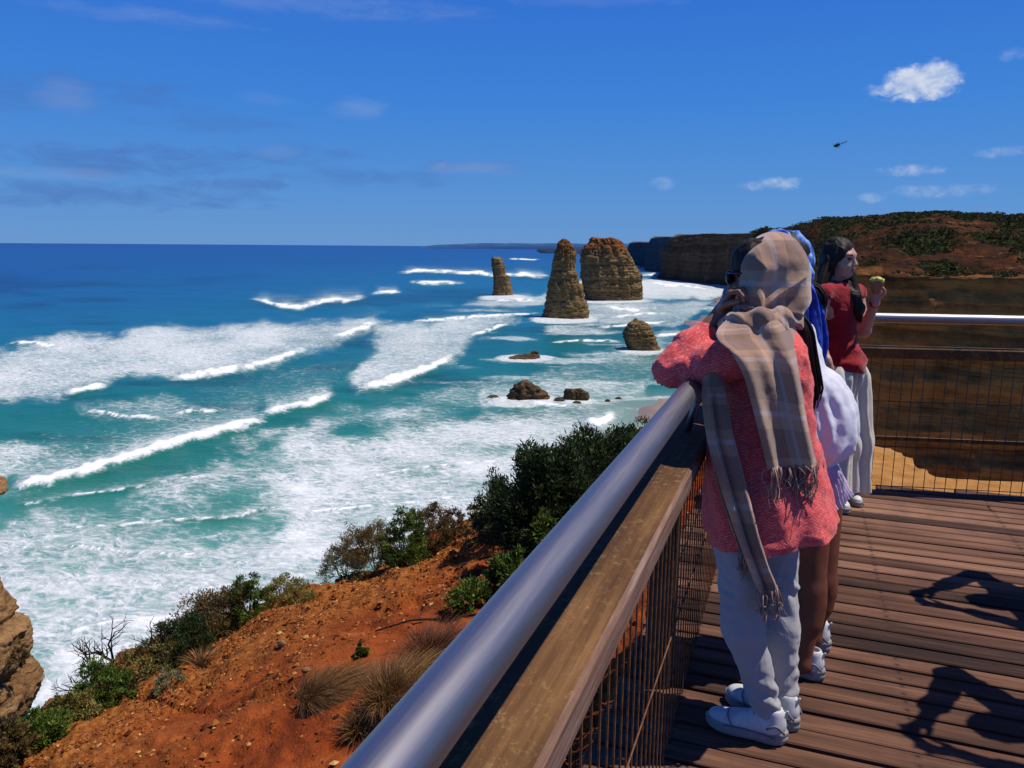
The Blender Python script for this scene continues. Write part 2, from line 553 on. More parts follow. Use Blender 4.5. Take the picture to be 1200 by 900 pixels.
# breaking crests: (points, half thickness, trail length, trail density, face length)
crests = [
    ([(5, 575), (20, 570), (60, 562), (120, 546), (180, 528), (230, 513), (270, 502), (300, 494), (326, 486)], 5.0, 30, .82, 36),
    ([(286, 492), (300, 487), (320, 483), (345, 477), (370, 472), (404, 462)], 4.6, 24, .80, 24),
    ([(0, 592), (50, 585), (120, 574), (180, 566), (260, 556)], .7, 8, .58, 10), ([(60, 622), (160, 612), (280, 604), (330, 590)], .8, 10, .66, 8), ([(0, 642), (80, 640), (200, 650), (300, 640)], .8, 10, .75, 8), ([(20, 690), (120, 676), (240, 690), (330, 676)], .8, 12, .8, 8), ([(60, 745), (140, 730), (240, 722)], 2, 16, .95, 10), ([(400, 560), (500, 548), (620, 540)], .8, 10, .9, 6), ([(340, 600), (460, 590), (560, 580)], .8, 10, .9, 6),
    ([(190, 443), (220, 440), (260, 434), (300, 428), (340, 417), (382, 402)], 4, 24, .8, 14),
    ([(370, 402), (390, 396), (420, 387), (457, 374)], 4.2, 16, .6, 12),
    ([(62, 464), (90, 461), (115, 456), (140, 450)], 4, 12, .5, 12),
    ([(408, 458), (440, 451), (470, 445), (500, 434), (525, 422), (540, 410), (551, 397)], 4.6, 30, .78, 20),
    ([(540, 395), (565, 389), (600, 378)], 2.8, 14, .5, 7),
    ([(284, 348), (305, 353), (330, 360), (355, 361), (380, 353), (405, 352), (438, 346)], 3.2, 9, .8, 6),
    ([(432, 344), (450, 343), (480, 341)], 2.6, 5, .8, 5),
    ([(466, 331), (500, 332), (545, 331)], 2.2, 3, .6, 4),
    ([(455, 319), (490, 317), (530, 318), (580, 321), (650, 325)], 2.4, 4, .7, 4),
    ([(596, 320), (640, 323), (650, 324)], 2.2, 5, .8, 3),
    ([(548, 307), (556, 306)], 1.5, 1.5, .8, 1), ([(596, 303), (640, 305)], .9, 1, .6, 1), ([(560, 289.5), (600, 289.8), (645, 290)], .45, .4, .7, .3),
    ([(566, 356), (600, 353), (640, 351)], 3, 8, .8, 4), ([(470, 377), (520, 374), (560, 372), (640, 366)], 1.8, 6, .4, 5),
    ([(745, 322), (790, 321)], 1.2, 3, .9, 1), ([(745, 331), (800, 335), (850, 341)], 2, 7, .95, 2),
    ([(690, 357), (720, 361), (745, 364), (770, 362), (790, 358)], 2.4, 8, .7, 4), ([(700, 374), (740, 370), (800, 366)], 1.6, 5, .6, 4),
    ([(690, 384), (730, 382), (780, 377), (800, 374)], 1.6, 5, .5, 5), ([(640, 402), (690, 398), (735, 400)], 1.5, 5, .4, 6), ([(770, 395), (800, 390)], 3, 6, .8, 3),
    ([(200, 486), (222, 483), (262, 480)], 2.2, 6, .5, 6), ([(85, 480), (150, 488), (200, 492)], 1.8, 7, .5, 8),
    ([(680, 500), (705, 496), (726, 489)], 5, 14, .9, 5), ([(600, 470), (650, 478), (700, 484)], 2, 5, .6, 3),
    ([(0, 404), (30, 400), (75, 408), (90, 404)], 2.4, 5, .5, 4),
]
polys = [
    ([(-60, 418), (40, 402), (100, 393), (150, 386), (250, 379), (330, 375), (450, 372), (458, 376), (420, 389), (385, 404), (300, 430), (220, 442), (150, 444), (100, 456), (60, 467), (-60, 470)], 9, .76),
    ([(440, 380), (500, 376), (600, 371), (612, 377), (560, 388), (548, 402), (530, 420), (500, 436), (450, 452), (408, 460), (425, 430), (440, 408), (420, 396)], 10, .7),
    ([(290, 530), (400, 505), (470, 492), (560, 482), (640, 474), (720, 484), (740, 500), (700, 540), (600, 640), (420, 700), (330, 690), (270, 650), (330, 610), (260, 560)], 46, .84),
    ([(-60, 600), (60, 590), (160, 610), (290, 600), (420, 690), (300, 760), (160, 800), (-60, 760)], 40, .74),
    ([(60, 770), (130, 735), (260, 690), (420, 690), (300, 900), (-60, 1000), (-60, 800)], 46, .84),
    ([(-60, 520), (60, 515), (160, 530), (100, 552), (-60, 575)], 14, .58),
    ([(250, 540), (330, 525), (420, 510), (300, 570), (200, 600), (120, 600)], 20, .58),
    ([(700, 326), (860, 326), (870, 344), (840, 352), (790, 352), (690, 350), (640, 348), (650, 335)], 5, .8),
    ([(690, 355), (790, 354), (840, 352), (810, 372), (790, 384), (690, 380), (660, 374)], 4, .6),
    ([(560, 350), (640, 344), (650, 356), (600, 362), (540, 358)], 4, .6),
    ([(430, 470), (600, 440), (680, 420), (800, 390), (790, 440), (740, 470), (560, 480)], 12, .38),
    ([(560, 450), (760, 440), (765, 466), (690, 470), (560, 480)], 6, .55),
    ([(80, 470), (220, 466), (270, 480), (200, 500), (90, 486)], 8, .42),
    ([(300, 430), (460, 405), (420, 450), (260, 470)], 14, .2),
]
foam = np.zeros_like(PX); face = np.zeros_like(PX); zz = np.zeros_like(PX)
for pts, hw, tl, td, fl in crests:
    xs, ys = np.array(pts, float).T
    dy = PY - seg_interp(xs, ys, PX) + w2 * hw * 0.55
    tp = min(30, 0.3 * (xs[-1] - xs[0])) + 2
    e = sstep(0, tp, PX - xs[0] + w1 * 6) * sstep(0, tp, xs[-1] - PX + w1 * 6)
    core = e * np.exp(-(dy / (hw * 0.85)) ** 4) * (1 - .75 * sstep(.0, .6, fbm(np.stack([PX / (3 + 1.6 * hw), PY / (1 + .6 * hw), 0 * PX], -1), 3, 55)) * sstep(5.5, 2.5, np.full_like(PX, hw)))
    tr = e * td * np.where(dy < 0, np.exp(dy / tl), np.exp(-(dy / hw) ** 2))
    foam = np.maximum(foam, np.maximum(core * 1.25, tr))
    face = np.maximum(face, e * np.where(dy > 0, np.exp(-(dy / fl) ** 2), np.exp(-(dy / hw) ** 2)))
    hgt = np.clip(hw * 0.26, 0.3, 1.9)
    zz += hgt * e * np.where(dy > 0, np.exp(-(dy / (hw * 0.9)) ** 2), np.exp(-(dy / (hw * 2.2)) ** 2))
for poly, soft, dens in polys:
    m = poly_soft(PX + w1 * soft * 1.1, PY + w1 * soft * .35 + w2 * min(soft, 12) * .4, poly, soft)
    foam = np.maximum(foam, m * dens * (1 + 0.22 * w1))
zone = sstep(340, 362, PY) * sstep(505, 470, PY) * sstep(430, 600, PX + w1 * 40)
foam = np.maximum(foam, .60 * zone * sstep(.05, .75, fbm(np.stack([PX / 85, PY / 6.5, 0 * PX], -1), 4, 63)))
for bx, by, bw, bh in ((590, 349, 24, 3.2), (663, 373.5, 36, 4.5), (716, 352.5, 42, 3.5), (752, 411, 30, 5), (619, 470, 40, 7), (676, 471, 26, 5), (616, 420, 26, 3.5), (790, 330, 22, 2.0)):
    rr_ = np.hypot((PX - bx) / bw, (PY - by) / bh) + .35 * w1
    foam = np.maximum(foam, .92 * sstep(1.45, .8, rr_))
foam[bad] = 0.5
# body colour from deep blue at the horizon to milky green by the shore
rows = [(282, (0.003, 0.030, 0.150)), (290, (0.003, 0.045, 0.190)), (303, (0.003, 0.060, 0.200)), (330, (0.003, 0.085, 0.205)), (370, (0.004, 0.112, 0.195)), (420, (0.005, 0.115, 0.142)),
        (470, (0.009, 0.140, 0.120)), (540, (0.019, 0.175, 0.132)), (620, (0.055, 0.225, 0.180)), (700, (0.11, 0.29, 0.25)), (900, (0.17, 0.34, 0.31))]
yl = np.array([r[0] for r in rows], float); cl = np.array([r[1] for r in rows])
lat = np.clip((PX - 300) / 700, -0.6, 0.6)
ye = PY + lat * 55 * sstep(292, 330, PY) + w1 * 9 * sstep(300, 360, PY)
body = np.stack([np.interp(ye, yl, cl[:, i]) for i in range(3)], -1)
green = np.array([0.004, 0.120, 0.080])
body = body * (1 - 0.65 * face[..., None]) + green * 0.65 * face[..., None]
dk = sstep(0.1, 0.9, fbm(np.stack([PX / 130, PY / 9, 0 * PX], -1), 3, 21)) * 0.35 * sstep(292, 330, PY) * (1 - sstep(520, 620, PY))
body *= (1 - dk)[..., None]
sandy = sstep(640, 720, PX) * sstep(450, 480, PY) * 0.6
body = body * (1 - sandy[..., None]) + np.array([0.30, 0.34, 0.28]) * sandy[..., None]
sw = fbm(np.stack([SX / 38 + SY / 60, SY / 30, 0 * SX], -1), 3, 5)
zz = zz * (1 - bad) + sw * 0.5 * sstep(9000, 1500, RR) + 0.22 * fbm(np.stack([SX / 7, SY / 7, 0 * SX], -1), 2, 8) * sstep(900, 200, RR)
zz -= sstep(6000, 30000, RR) * 4
V = np.stack([SX, SY, SEA + zz], -1).reshape(-1, 3)
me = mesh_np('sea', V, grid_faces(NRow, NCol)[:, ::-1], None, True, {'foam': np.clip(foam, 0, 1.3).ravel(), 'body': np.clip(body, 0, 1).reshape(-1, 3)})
m = NT('sea_water', 0.22, 0.35)
p = m.geo()
wv = m.noise(p, 0.09, 3, 0.6, col=True)
wp = m.new('ShaderNodeVectorMath', operation='MULTIPLY_ADD')
m.l.new(wv, wp.inputs[0]); wp.inputs[1].default_value = (7, 7, 0); m.l.new(p, wp.inputs[2])
mpx = m.new('ShaderNodeMapping'); m.l.new(wp.outputs[0], mpx.inputs[0])
mpx.inputs['Rotation'].default_value = (0, 0, radians(-28)); mpx.inputs['Scale'].default_value = (0.62, 1.25, 1)
v1 = m.vor(mpx.outputs[0], 0.24, 'DISTANCE_TO_EDGE'); v2 = m.vor(mpx.outputs[0], 0.75, 'DISTANCE_TO_EDGE')
lace = m.math('MINIMUM', m.math('MULTIPLY', v1, 2.4), m.math('ADD', m.math('MULTIPLY', v2, 1.8), 0.10))
nf = m.noise(mpx.outputs[0], 0.75, 8, 0.7)
nl = m.noise(p, 0.028, 4, 0.6)
cover = m.math('ADD', m.math('MULTIPLY', lace, 0.62), m.math('MULTIPLY', m.maprange(nf, .25, .75, 0, 1, False), 0.62))
cover = m.math('ADD', cover, m.math('MULTIPLY', m.math('SUBTRACT', nl, 0.5), 0.55))
fa = m.attr('foam')
fm = m.maprange(m.math('SUBTRACT', m.math('MULTIPLY', fa, 0.92), cover), -0.24, 0.42)
fm = m.math('MULTIPLY', fm, m.maprange(fa, 0.03, 0.22))
fm = m.math('MAXIMUM', fm, m.maprange(m.math('ADD', fa, m.math('MULTIPLY', nf, 0.5)), 1.05, 1.35))
# a veil of dissolved bubbles round the foam
veil = m.math('MULTIPLY', m.maprange(fa, 0.05, 0.9), 0.50)
bodyc = m.mix(veil, m.attr('body', 'Color'), (0.24, 0.45, 0.42))
# streaks of drawn-up sand in the shallows
sandf = m.math('MULTIPLY', m.maprange(m.noise(mpx.outputs[0], 0.12, 5, 0.6, 0.5), 0.56, 0.72), m.maprange(fa, 0.4, 0.8, 0, 0.42))
bodyc = m.mix(sandf, bodyc, (0.30, 0.30, 0.24))
fcol = m.ramp(m.noise(mpx.outputs[0], 0.9, 7, 0.7, .5), [(0.34, (0.33, 0.40, 0.42)), (0.5, (0.54, 0.58, 0.60)), (0.66, (0.74, 0.76, 0.77))])
fcol = m.mix(m.maprange(fa, 0.9, 1.15), fcol, m.ramp(nf, [(.3, (.62, .66, .70)), (.6, (.84, .85, .86))]))
m.col(m.mix(fm, bodyc, fcol))
m.set(m.b.inputs['Roughness'], m.maprange(fm, 0, 1, 0.30, 0.85))
m.set(m.b.inputs['Specular IOR Level'], m.maprange(fm, 0, 1, 0.22, 0.05))
rip = m.noise(m.geo((1, 1, 1)), 0.45, 6, 0.62, 0.4); rip2 = m.noise(m.geo((0.5, 1, 1)), 0.05, 4, 0.6)
b1 = m.bump(rip, 0.55, 0.9); b2 = m.bump(rip2, 0.35, 5.0, b1)
m.nor(m.bump(fm, 0.5, 0.5, b2))
sea = tag(link('sea', me, m.m), kind='structure')

# ================================================================== rock materials
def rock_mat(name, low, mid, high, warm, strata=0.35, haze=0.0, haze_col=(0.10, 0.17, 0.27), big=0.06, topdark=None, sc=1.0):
    m = NT(name, 0.92, 0.1)
    g = m.geo()
    z = m.sep(g)[2]
    wob = m.noise(g, big, 4, 0.6)
    zz = m.math('ADD', m.math('MULTIPLY', z, strata), m.math('MULTIPLY', wob, 2.6))
    cz = m.new('ShaderNodeCombineXYZ'); m.l.new(zz, cz.inputs[2])
    band = m.noise(cz.outputs[0], 1.1, 5, 0.75)
    n1 = m.noise(g, big * 4 * sc, 7, 0.65, 0.3)
    streak = m.noise(m.geo((0.35 * sc, 0.35 * sc, 0.035 * sc)), 1.0, 5, 0.65)
    f = m.math('ADD', m.math('MULTIPLY', band, 0.66), m.math('ADD', m.math('MULTIPLY', n1, 0.24), m.math('MULTIPLY', streak, 0.12)))
    c = m.ramp(f, [(0.36, low), (0.5, mid), (0.62, high), (0.74, warm)])
    if topdark is not None:
        zlo, zhi, tc_ = topdark
        c = m.mix(m.maprange(m.math('ADD', z, m.math('MULTIPLY', wob, 6)), zlo, zhi), c, tc_)
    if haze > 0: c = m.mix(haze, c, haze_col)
    m.col(c)
    b = m.bump(m.noise(m.geo((1, 1, 2.2)), 0.35 * sc, 8, 0.7), 0.9, 1.6 / sc)
    b = m.bump(band, 0.8, 1.2 / sc, b)
    m.nor(b)
    return m.m
M = {}
M['stack'] = rock_mat('stack_limestone', (0.055, 0.034, 0.015), (0.19, 0.122, 0.055), (0.38, 0.26, 0.125), (0.56, 0.42, 0.23), 0.42, topdark=(-10, 6, (0.22, 0.085, 0.030)))
M['stone'] = rock_mat('wet_limestone', (0.03, 0.02, 0.012), (0.085, 0.055, 0.03), (0.16, 0.105, 0.06), (0.27, 0.18, 0.10), 0.6, sc=3)
M['cliff'] = rock_mat('headland_limestone', (0.036, 0.023, 0.013), (0.078, 0.050, 0.028), (0.125, 0.083, 0.046), (0.20, 0.135, 0.078), 0.16, haze=0.03, big=0.02)
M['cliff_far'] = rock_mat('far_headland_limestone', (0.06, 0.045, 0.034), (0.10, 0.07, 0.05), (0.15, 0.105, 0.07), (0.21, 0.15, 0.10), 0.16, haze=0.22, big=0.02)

# ---------------------------------------------------------------- sea stacks
def stack(name, prof, D, depth_ratio, label, mat, base_px=None, nring=120, nrow=90, rough=1.0, seed=0, cat='sea stack', lean=0.0, ledge=1.0):
    """prof rows (py, left px, right px) from the top down, standing D metres ahead"""
    pr = np.array(prof, float)
    t = (pr[:, 0] - pr[0, 0]) / (pr[-1, 0] - pr[0, 0])
    tt = np.linspace(0, 1, nrow)
    Lx = np.interp(tt, t, pr[:, 1]); Rx = np.interp(tt, t, pr[:, 2]); Yy = np.interp(tt, t, pr[:, 0])
    Ls = np.array([at(a, y, D) for a, y in zip(Lx, Yy)]); Rs = np.array([at(a, y, D) for a, y in zip(Rx, Yy)])
    C = (Ls + Rs) / 2; half = np.linalg.norm(Rs - Ls, axis=1) / 2
    wmax = half.max()
    th = np.linspace(0, 2 * pi, nring, endpoint=False)
    ct, st_ = np.cos(th), np.sin(th)
    sq = 1.0 / np.maximum(np.abs(ct) ** 3 + np.abs(st_) ** 3, 1e-6) ** (1 / 3)
    A = half[:, None, None] * (ct * sq)[None, :, None] * RH + (depth_ratio * (half * 0.75 + wmax * 0.25))[:, None, None] * (st_ * sq)[None, :, None] * FH
    # pull the plan of each row to its exact width
    V = C[:, None, :] + A
    rad = A / (np.linalg.norm(A, axis=-1, keepdims=True) + 1e-9)
    z = V[..., 2]
    s = wmax
    zb = z + 0.07 * s * fbm(V / (s * 1.2), 3, seed + 3)
    bands = fbm(np.stack([0 * z, 0 * z, zb / (0.11 * s)], -1), 4, seed, 0.65)
    gul = fbm(np.stack([th[None, :] * 0 + ct * 2.4, st_[None, :] * 2.4 + 0 * z, z / (s * 2.4)], -1) if False else np.stack([(ct * 3.0)[None, :] + 0 * z, (st_ * 3.0)[None, :] + 0 * z, z / (s * 1.6)], -1), 5, seed + 11, 0.6)
    gul = .45 * gul + .55 * np.round(gul * 2.2) / 2.2
    fine = fbm(V / (s * 0.11), 4, seed + 23, 0.6)
    dd = s * rough * (0.035 * ledge * np.sign(bands) * np.abs(bands) ** 0.7 * (.4 + .8 * sstep(-.4, .6, fbm(V / (s * .5), 2, seed + 77))) + 0.060 * gul + 0.040 * fine)
    dd -= s * 0.02
    env = np.minimum(1, half / (0.35 * s))[:, None]
    V = V + rad * (dd * (0.35 + 0.65 * env))[..., None]
    V[..., 2] += (0.03 * s * fbm(V / (s * 0.3), 3, seed + 31)) + (.09 * s * np.exp(-tt / .05))[:, None] * np.round(2.5 * fbm(V / (s * .28), 2, seed + 33)) / 2.5
    VV = V.reshape(-1, 3)
    Q = grid_faces(nrow, nring, closed_v=True)
    # cap
    top = V[0].mean(0) + np.array([0, 0, 0.02 * s])
    VV = np.concatenate([VV, [top]])
    T = [[len(VV) - 1, (k + 1) % nring, k] for k in range(nring)]
    me = mesh_np(name, VV, Q, T, True)
    bm = bmesh.new(); bm.from_mesh(me); bmesh.ops.recalc_face_normals(bm, faces=bm.faces); bm.to_mesh(me); bm.free()
    return tag(link(name, me, mat), label, cat)

def bdist(px, py): return float(onz(px, py, SEA) @ FH)
stack('sea_stack', [(301, 577, 584), (303, 576, 588), (310, 576.3, 590.5), (311.5, 576.5, 591.5), (321, 578, 592), (323.5, 578.5, 597.5), (331, 579, 598), (340, 578.5, 600), (346, 577, 601.5), (349, 572, 604)], bdist(590, 346), 1.0,
      'thin dark crooked rock stack standing alone in the surf, leftmost of the sea stacks', M['stack'], seed=5, rough=.8, ledge=.4)
stack('sea_stack', [(281, 659, 663), (284, 655, 668), (290, 652, 672), (296, 650, 674), (302, 649, 674), (309, 648, 673), (317, 646.5, 673.5), (319, 646, 677), (332, 643.5, 679), (334, 643, 683), (345, 641, 684), (351, 640, 685), (353, 639.5, 688), (367, 637, 690), (373, 634, 691)], bdist(663, 371), .8,
      'tall pointed limestone pinnacle tapering to a reddish tip', M['stack'], seed=17, ledge=.8)
stack('sea_stack', [(279, 694, 720), (281, 692.5, 723), (284, 692, 727), (287, 687, 728), (291, 683.5, 733), (298, 682, 736), (306, 681, 740), (314, 680.5, 745), (322, 680.5, 749), (332, 681, 749.5), (342, 683, 749.5), (351, 686, 750)], bdist(715, 350), .9,
      'broad blocky banded limestone stack behind the pointed pinnacle', M['stack'], seed=29, nring=190, nrow=150, ledge=.9)
stack('rock_stump', [(375, 744, 752), (378, 738, 757), (383, 734, 762), (389, 731, 764), (395, 731, 767), (400, 733, 768), (405, 735, 770), (409, 736, 774), (411, 734, 776)], bdist(752, 409), .9,
      'short rounded brown rock stump in the shallows near the coral sleeve', M['stack'], seed=41, cat='rock')
def low_rock(prof, py, label, seed, ratio=.7):
    return stack('rock', prof, bdist(prof[-1][1], py), ratio, label, M['stone'], nring=64, nrow=26, seed=seed, cat='rock', rough=1.5)
low_rock([(411, 626, 629), (413, 623, 632), (416, 612, 633), (418, 600, 634), (420, 594, 635)], 419, 'low flat dark reef rock with a small hump, awash below the pinnacle', 3)
low_rock([(447, 612, 618), (450, 606, 624), (455, 601, 634), (461, 597, 641), (466, 594, 644), (469, 590, 647)], 467, 'pointed dark rock, largest of the rocks at the edge of the surf', 9)
low_rock([(456, 664, 680), (459, 662, 688), (464, 661, 691), (468, 661, 690), (470, 660, 692)], 468, 'flat-topped tan boulder right of the pointed dark rock', 15)
for i, (x, y, w, h, lb) in enumerate([(640, 467, 6, 4, 'small brown stone between the pointed dark rock and the tan boulder'), (655, 471, 8, 5, 'small rounded stone just left below the tan boulder'), (676, 474, 7, 4, 'small stone awash in front of the tan boulder'),
                                      (712, 471, 4, 3, 'tiny stone in the wash right of the tan boulder'), (725, 468, 5, 2.5, 'thin stone at the sand edge, farthest right of the surf stones'), (578, 466, 9, 3, 'flat reef patch awash left of the pointed dark rock'),
                                      (663, 479, 4, 2, 'tiniest stone in the foam below the tan boulder')]):
    low_rock([(y - h, x - w * .3, x + w * .3), (y - h * .6, x - w * .7, x + w * .6), (y, x - w, x + w), (y + 1, x - w * 1.1, x + w * 1.1)], y, lb, 50 + i)

# ---------------------------------------------------------------- headlands
def headland(name, pts, label, mat, back=400, seed=0, rough=4.0, nu=200, nv=46, batter=0.12, kind='structure'):
    """pts (top px, top py, distance): a cliff line dropped to the sea, with the plateau behind it"""
    P = np.array(pts, float)
    C = catmull(P, nu)
    T = np.array([at(a, b, d) for a, b, d in C])
    tan_ = np.gradient(T[:, :2], axis=0); tan_ /= np.linalg.norm(tan_, axis=1)[:, None] + 1e-9
    out = np.stack([-tan_[:, 1], tan_[:, 0], 0 * tan_[:, 0]], 1)
    for _ in range(12): out[1:-1] = (out[:-2] + out[1:-1] + out[2:]) / 3
    inn = np.array([0.6 * RH[0] + 0.8 * FH[0], 0.6 * RH[1] + 0.8 * FH[1], 0])
    sgn = np.sign((out @ -inn).mean()); out *= sgn
    R_ = []
    hts = np.linspace(1, 0, nv)
    for k, h in enumerate(hts):
        z = SEA - 3 + (T[:, 2] - SEA + 3) * h
        p = T + out * (batter * (1 - h) * (T[:, 2] - SEA))[:, None]
        p = p.copy(); p[:, 2] = z
        b = fbm(np.stack([0 * z, 0 * z, (z + 4 * fbm(p / 60, 2, seed)) / 4.5], -1), 4, seed + 2, .65)
        g = fbm(np.stack([p[:, 0] / 26, p[:, 1] / 26, z / 120], -1), 5, seed + 4, .6)
        p += out * (rough * (0.35 * b + 1.2 * g) * (0.25 + 0.75 * min(1, (1 - h) * 6)))[:, None]
        R_.append(p)
    plat = []
    for j, s in enumerate([back, back * .45, back * .18, back * .05, back * .015]):
        p = T + inn * s
        p = p.copy(); p[:, 2] = T[:, 2] + 1.2 * fbm(p / 25, 3, seed + 8) + (0.4 if j < 4 else 0.2)
        plat.append(p)
    V = np.stack(plat + R_, 0)
    n = V.shape[0]
    me = mesh_np(name, V.reshape(-1, 3), grid_faces(n, nu), None, True)
    bm = bmesh.new(); bm.from_mesh(me); bmesh.ops.recalc_face_normals(bm, faces=bm.faces); bm.to_mesh(me); bm.free()
    return tag(link(name, me, mat), kind=kind)
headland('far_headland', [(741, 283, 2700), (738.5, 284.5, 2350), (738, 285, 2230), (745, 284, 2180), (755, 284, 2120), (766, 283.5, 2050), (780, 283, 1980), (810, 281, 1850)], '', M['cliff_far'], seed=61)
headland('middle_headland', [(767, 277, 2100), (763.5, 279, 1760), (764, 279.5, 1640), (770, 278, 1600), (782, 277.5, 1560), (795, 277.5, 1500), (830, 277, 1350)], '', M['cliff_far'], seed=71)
headland('near_headland', [(795, 274.5, 1750), (788, 277.5, 1370), (786.5, 278.5, 1250), (790, 278, 1225), (800, 276, 1195), (812, 274.6, 1165), (830, 274, 1120), (850, 274, 1070), (870, 273.5, 1010), (910, 271, 900), (960, 268, 780)], '', M['cliff'], seed=83, rough=6.5)
# low distant coast with haze painted in as a bluish base colour
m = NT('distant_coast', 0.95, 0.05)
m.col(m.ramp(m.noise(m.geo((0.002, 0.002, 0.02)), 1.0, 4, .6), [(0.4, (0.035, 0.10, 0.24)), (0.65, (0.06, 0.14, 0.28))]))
def ridge(name, pts, D, mat, back):
    C = catmull(np.array(pts, float), 160)
    T = np.array([at(a, b, D) for a, b in C])
    T[:, 2] += 1.0 * D / 1000 * 0.35 * fbm(T / (D * .012), 4, 5)
    B = T.copy(); B[:, 2] = SEA - 6
    K_ = T + FH * back; 
    V = np.stack([K_, T, B - FH * 0.03 * D * 0.1], 0)
    return tag(link(name, mesh_np(name, V.reshape(-1, 3), grid_faces(3, 160), None, True), mat), kind='structure')
ridge('distant_coast', [(495, 288.6), (520, 286.6), (545, 285.6), (575, 285), (620, 285.2), (660, 285), (700, 286), (760, 285)], 11000, m.m, 3000)
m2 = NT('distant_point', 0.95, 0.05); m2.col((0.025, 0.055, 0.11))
ridge('distant_point', [(636, 296.0), (641, 292.5), (655, 291.5), (670, 292), (690, 292), (740, 290)], 5200, m2.m, 1500)

# ================================================================== the near bluff on the right
def lerp_tab(x, tab):
    t = np.array(tab, float)
    return np.stack([np.interp(x, t[:, 0], t[:, i]) for i in range(1, t.shape[1])], -1)
NU, NS, NC = 320, 60, 60
pxs = np.concatenate([np.linspace(880, 890, 24), np.linspace(890.5, 1420, NU - 24)])
tab = lerp_tab(pxs, [  # px, skyline y, skyline d, rim y, rim d
    (880, 272.5, 1500, 276, 1480), (884, 271, 1000, 285, 960), (890, 269.5, 640, 298, 560), (900, 268.5, 580, 302, 470), (930, 266, 520, 309, 370), (955, 262.5, 430, 315, 250), (980, 258, 370, 320, 176), (1000, 255, 335, 322, 162), (1040, 252, 310, 323, 153),
    (1090, 250, 295, 324, 148), (1140, 251, 290, 325, 146), (1200, 253, 285, 326, 144), (1300, 256, 280, 329, 142), (1420, 258, 275, 334, 140)])
rowsV = []
skyP = np.array([at(x, y, d) for x, (y, d, _, _) in zip(pxs, tab)])
rimP = np.array([at(x, y, d) for x, (_, _, y, d) in zip(pxs, tab)])
for k in (260, 90, 25):
    p = EYE + (skyP - EYE) * (1 + k / np.linalg.norm(skyP - EYE, axis=1))[:, None]; p[:, 2] = skyP[:, 2] - .02 * k; rowsV.append(p)
tS = []
for t in np.linspace(0, 1, NS):
    s = t
    p = skyP * (1 - s) + rimP * s
    p[:, 2] = skyP[:, 2] + (rimP[:, 2] - skyP[:, 2]) * (0.55 * t + 0.45 * t ** 1.7)
    rowsV.append(p)
for t in np.linspace(0, 1, NC)[1:]:
    p = rimP - FH[None, :] * (2.5 * t); p = p.copy(); p[:, 2] = rimP[:, 2] + (SEA - 2 - rimP[:, 2]) * t
    rowsV.append(p)
V = np.stack(rowsV, 0)
tt = np.concatenate([[0, 0, 0], np.linspace(0, 1, NS), np.linspace(1.02, 2, NC - 1)])[:, None] * np.ones((1, NU))
n1 = fbm(np.stack([V[..., 0] / 34, V[..., 1] / 34, 0 * V[..., 0]], -1), 5, 91, .55)
n2 = fbm(V / 9, 4, 97, .6)
slope_m = sstep(0.0, 0.12, tt) * (1 - sstep(0.9, 1.0, tt))
n3 = fbm(V / 3.2, 3, 99, .6)
V[..., 2] += (2.6 * n1 * slope_m + (0.75 * n2 + .4 * n3) * (tt < 1.0))
cl = sstep(1.0, 1.08, tt)
stra = fbm(np.stack([0 * tt, 0 * tt, (V[..., 2] + 2 * n1) / 3.2], -1), 4, 101, .65)
gul = fbm(np.stack([V[..., 0] / 16, V[..., 1] / 16, V[..., 2] / 80], -1), 5, 107, .6)
V[..., :2] -= FH[None, None, :2] * (cl * (1.3 * stra + 1.1 * gul + 0.7 * n2))[..., None]
vegn = fbm(np.stack([V[..., 0] / 13, V[..., 1] / 13, 0 * tt], -1), 4, 113, .6)
veg = sstep(-0.25, 0.35, vegn + 0.95 - 2.1 * np.abs(tt - 0.0) ** 0.8) * (tt < 1.0)
veg = np.maximum(veg, sstep(-0.1, 0.35, vegn) * (tt < 1.0) * 0.8)
me = mesh_np('bluff', V.reshape(-1, 3), grid_faces(V.shape[0], NU), None, True, {'veg': veg.ravel(), 'cliff': np.clip(tt, 0, 2).ravel()})
bm = bmesh.new(); bm.from_mesh(me); bmesh.ops.recalc_face_normals(bm, faces=bm.faces); bm.to_mesh(me); bm.free()
m = NT('bluff_earth', 0.95, 0.05)
g = m.geo()
nz = m.noise(g, 0.09, 7, 0.66); z = m.sep(g)[2]
cz = m.new('ShaderNodeCombineXYZ'); m.l.new(m.math('ADD', m.math('MULTIPLY', z, 0.3), m.math('MULTIPLY', m.noise(g, .03, 3), 1.5)), cz.inputs[2])
bandn = m.noise(cz.outputs[0], 1.3, 4, .7)
earth = m.ramp(nz, [(0.3, (0.020, 0.010, 0.005)), (0.48, (0.050, 0.020, 0.009)), (0.6, (0.085, 0.028, 0.010)), (0.74, (0.16, 0.070, 0.025))])
earth = m.mix(m.maprange(m.noise(g, 0.02, 3, .6), 0.52, 0.72, 0, .8), earth, (0.09, 0.035, 0.016))
green = m.ramp(m.noise(g, 0.35, 6, .7), [(0.32, (0.008, 0.014, 0.005)), (0.55, (0.028, 0.042, 0.012)), (0.72, (0.07, 0.08, 0.025))])
rockc = m.ramp(m.math('ADD', m.math('MULTIPLY', bandn, .5), m.math('MULTIPLY', nz, .5)), [(0.34, (0.07, 0.024, 0.009)), (0.46, (0.24, 0.092, 0.028)), (0.54, (0.36, 0.15, 0.045)), (0.62, (0.20, 0.075, 0.025)), (0.72, (0.46, 0.23, 0.08))])
vg = m.math('ADD', m.attr('veg'), m.math('MULTIPLY', m.math('SUBTRACT', m.noise(g, 0.5, 6, .7), .5), 1.2))
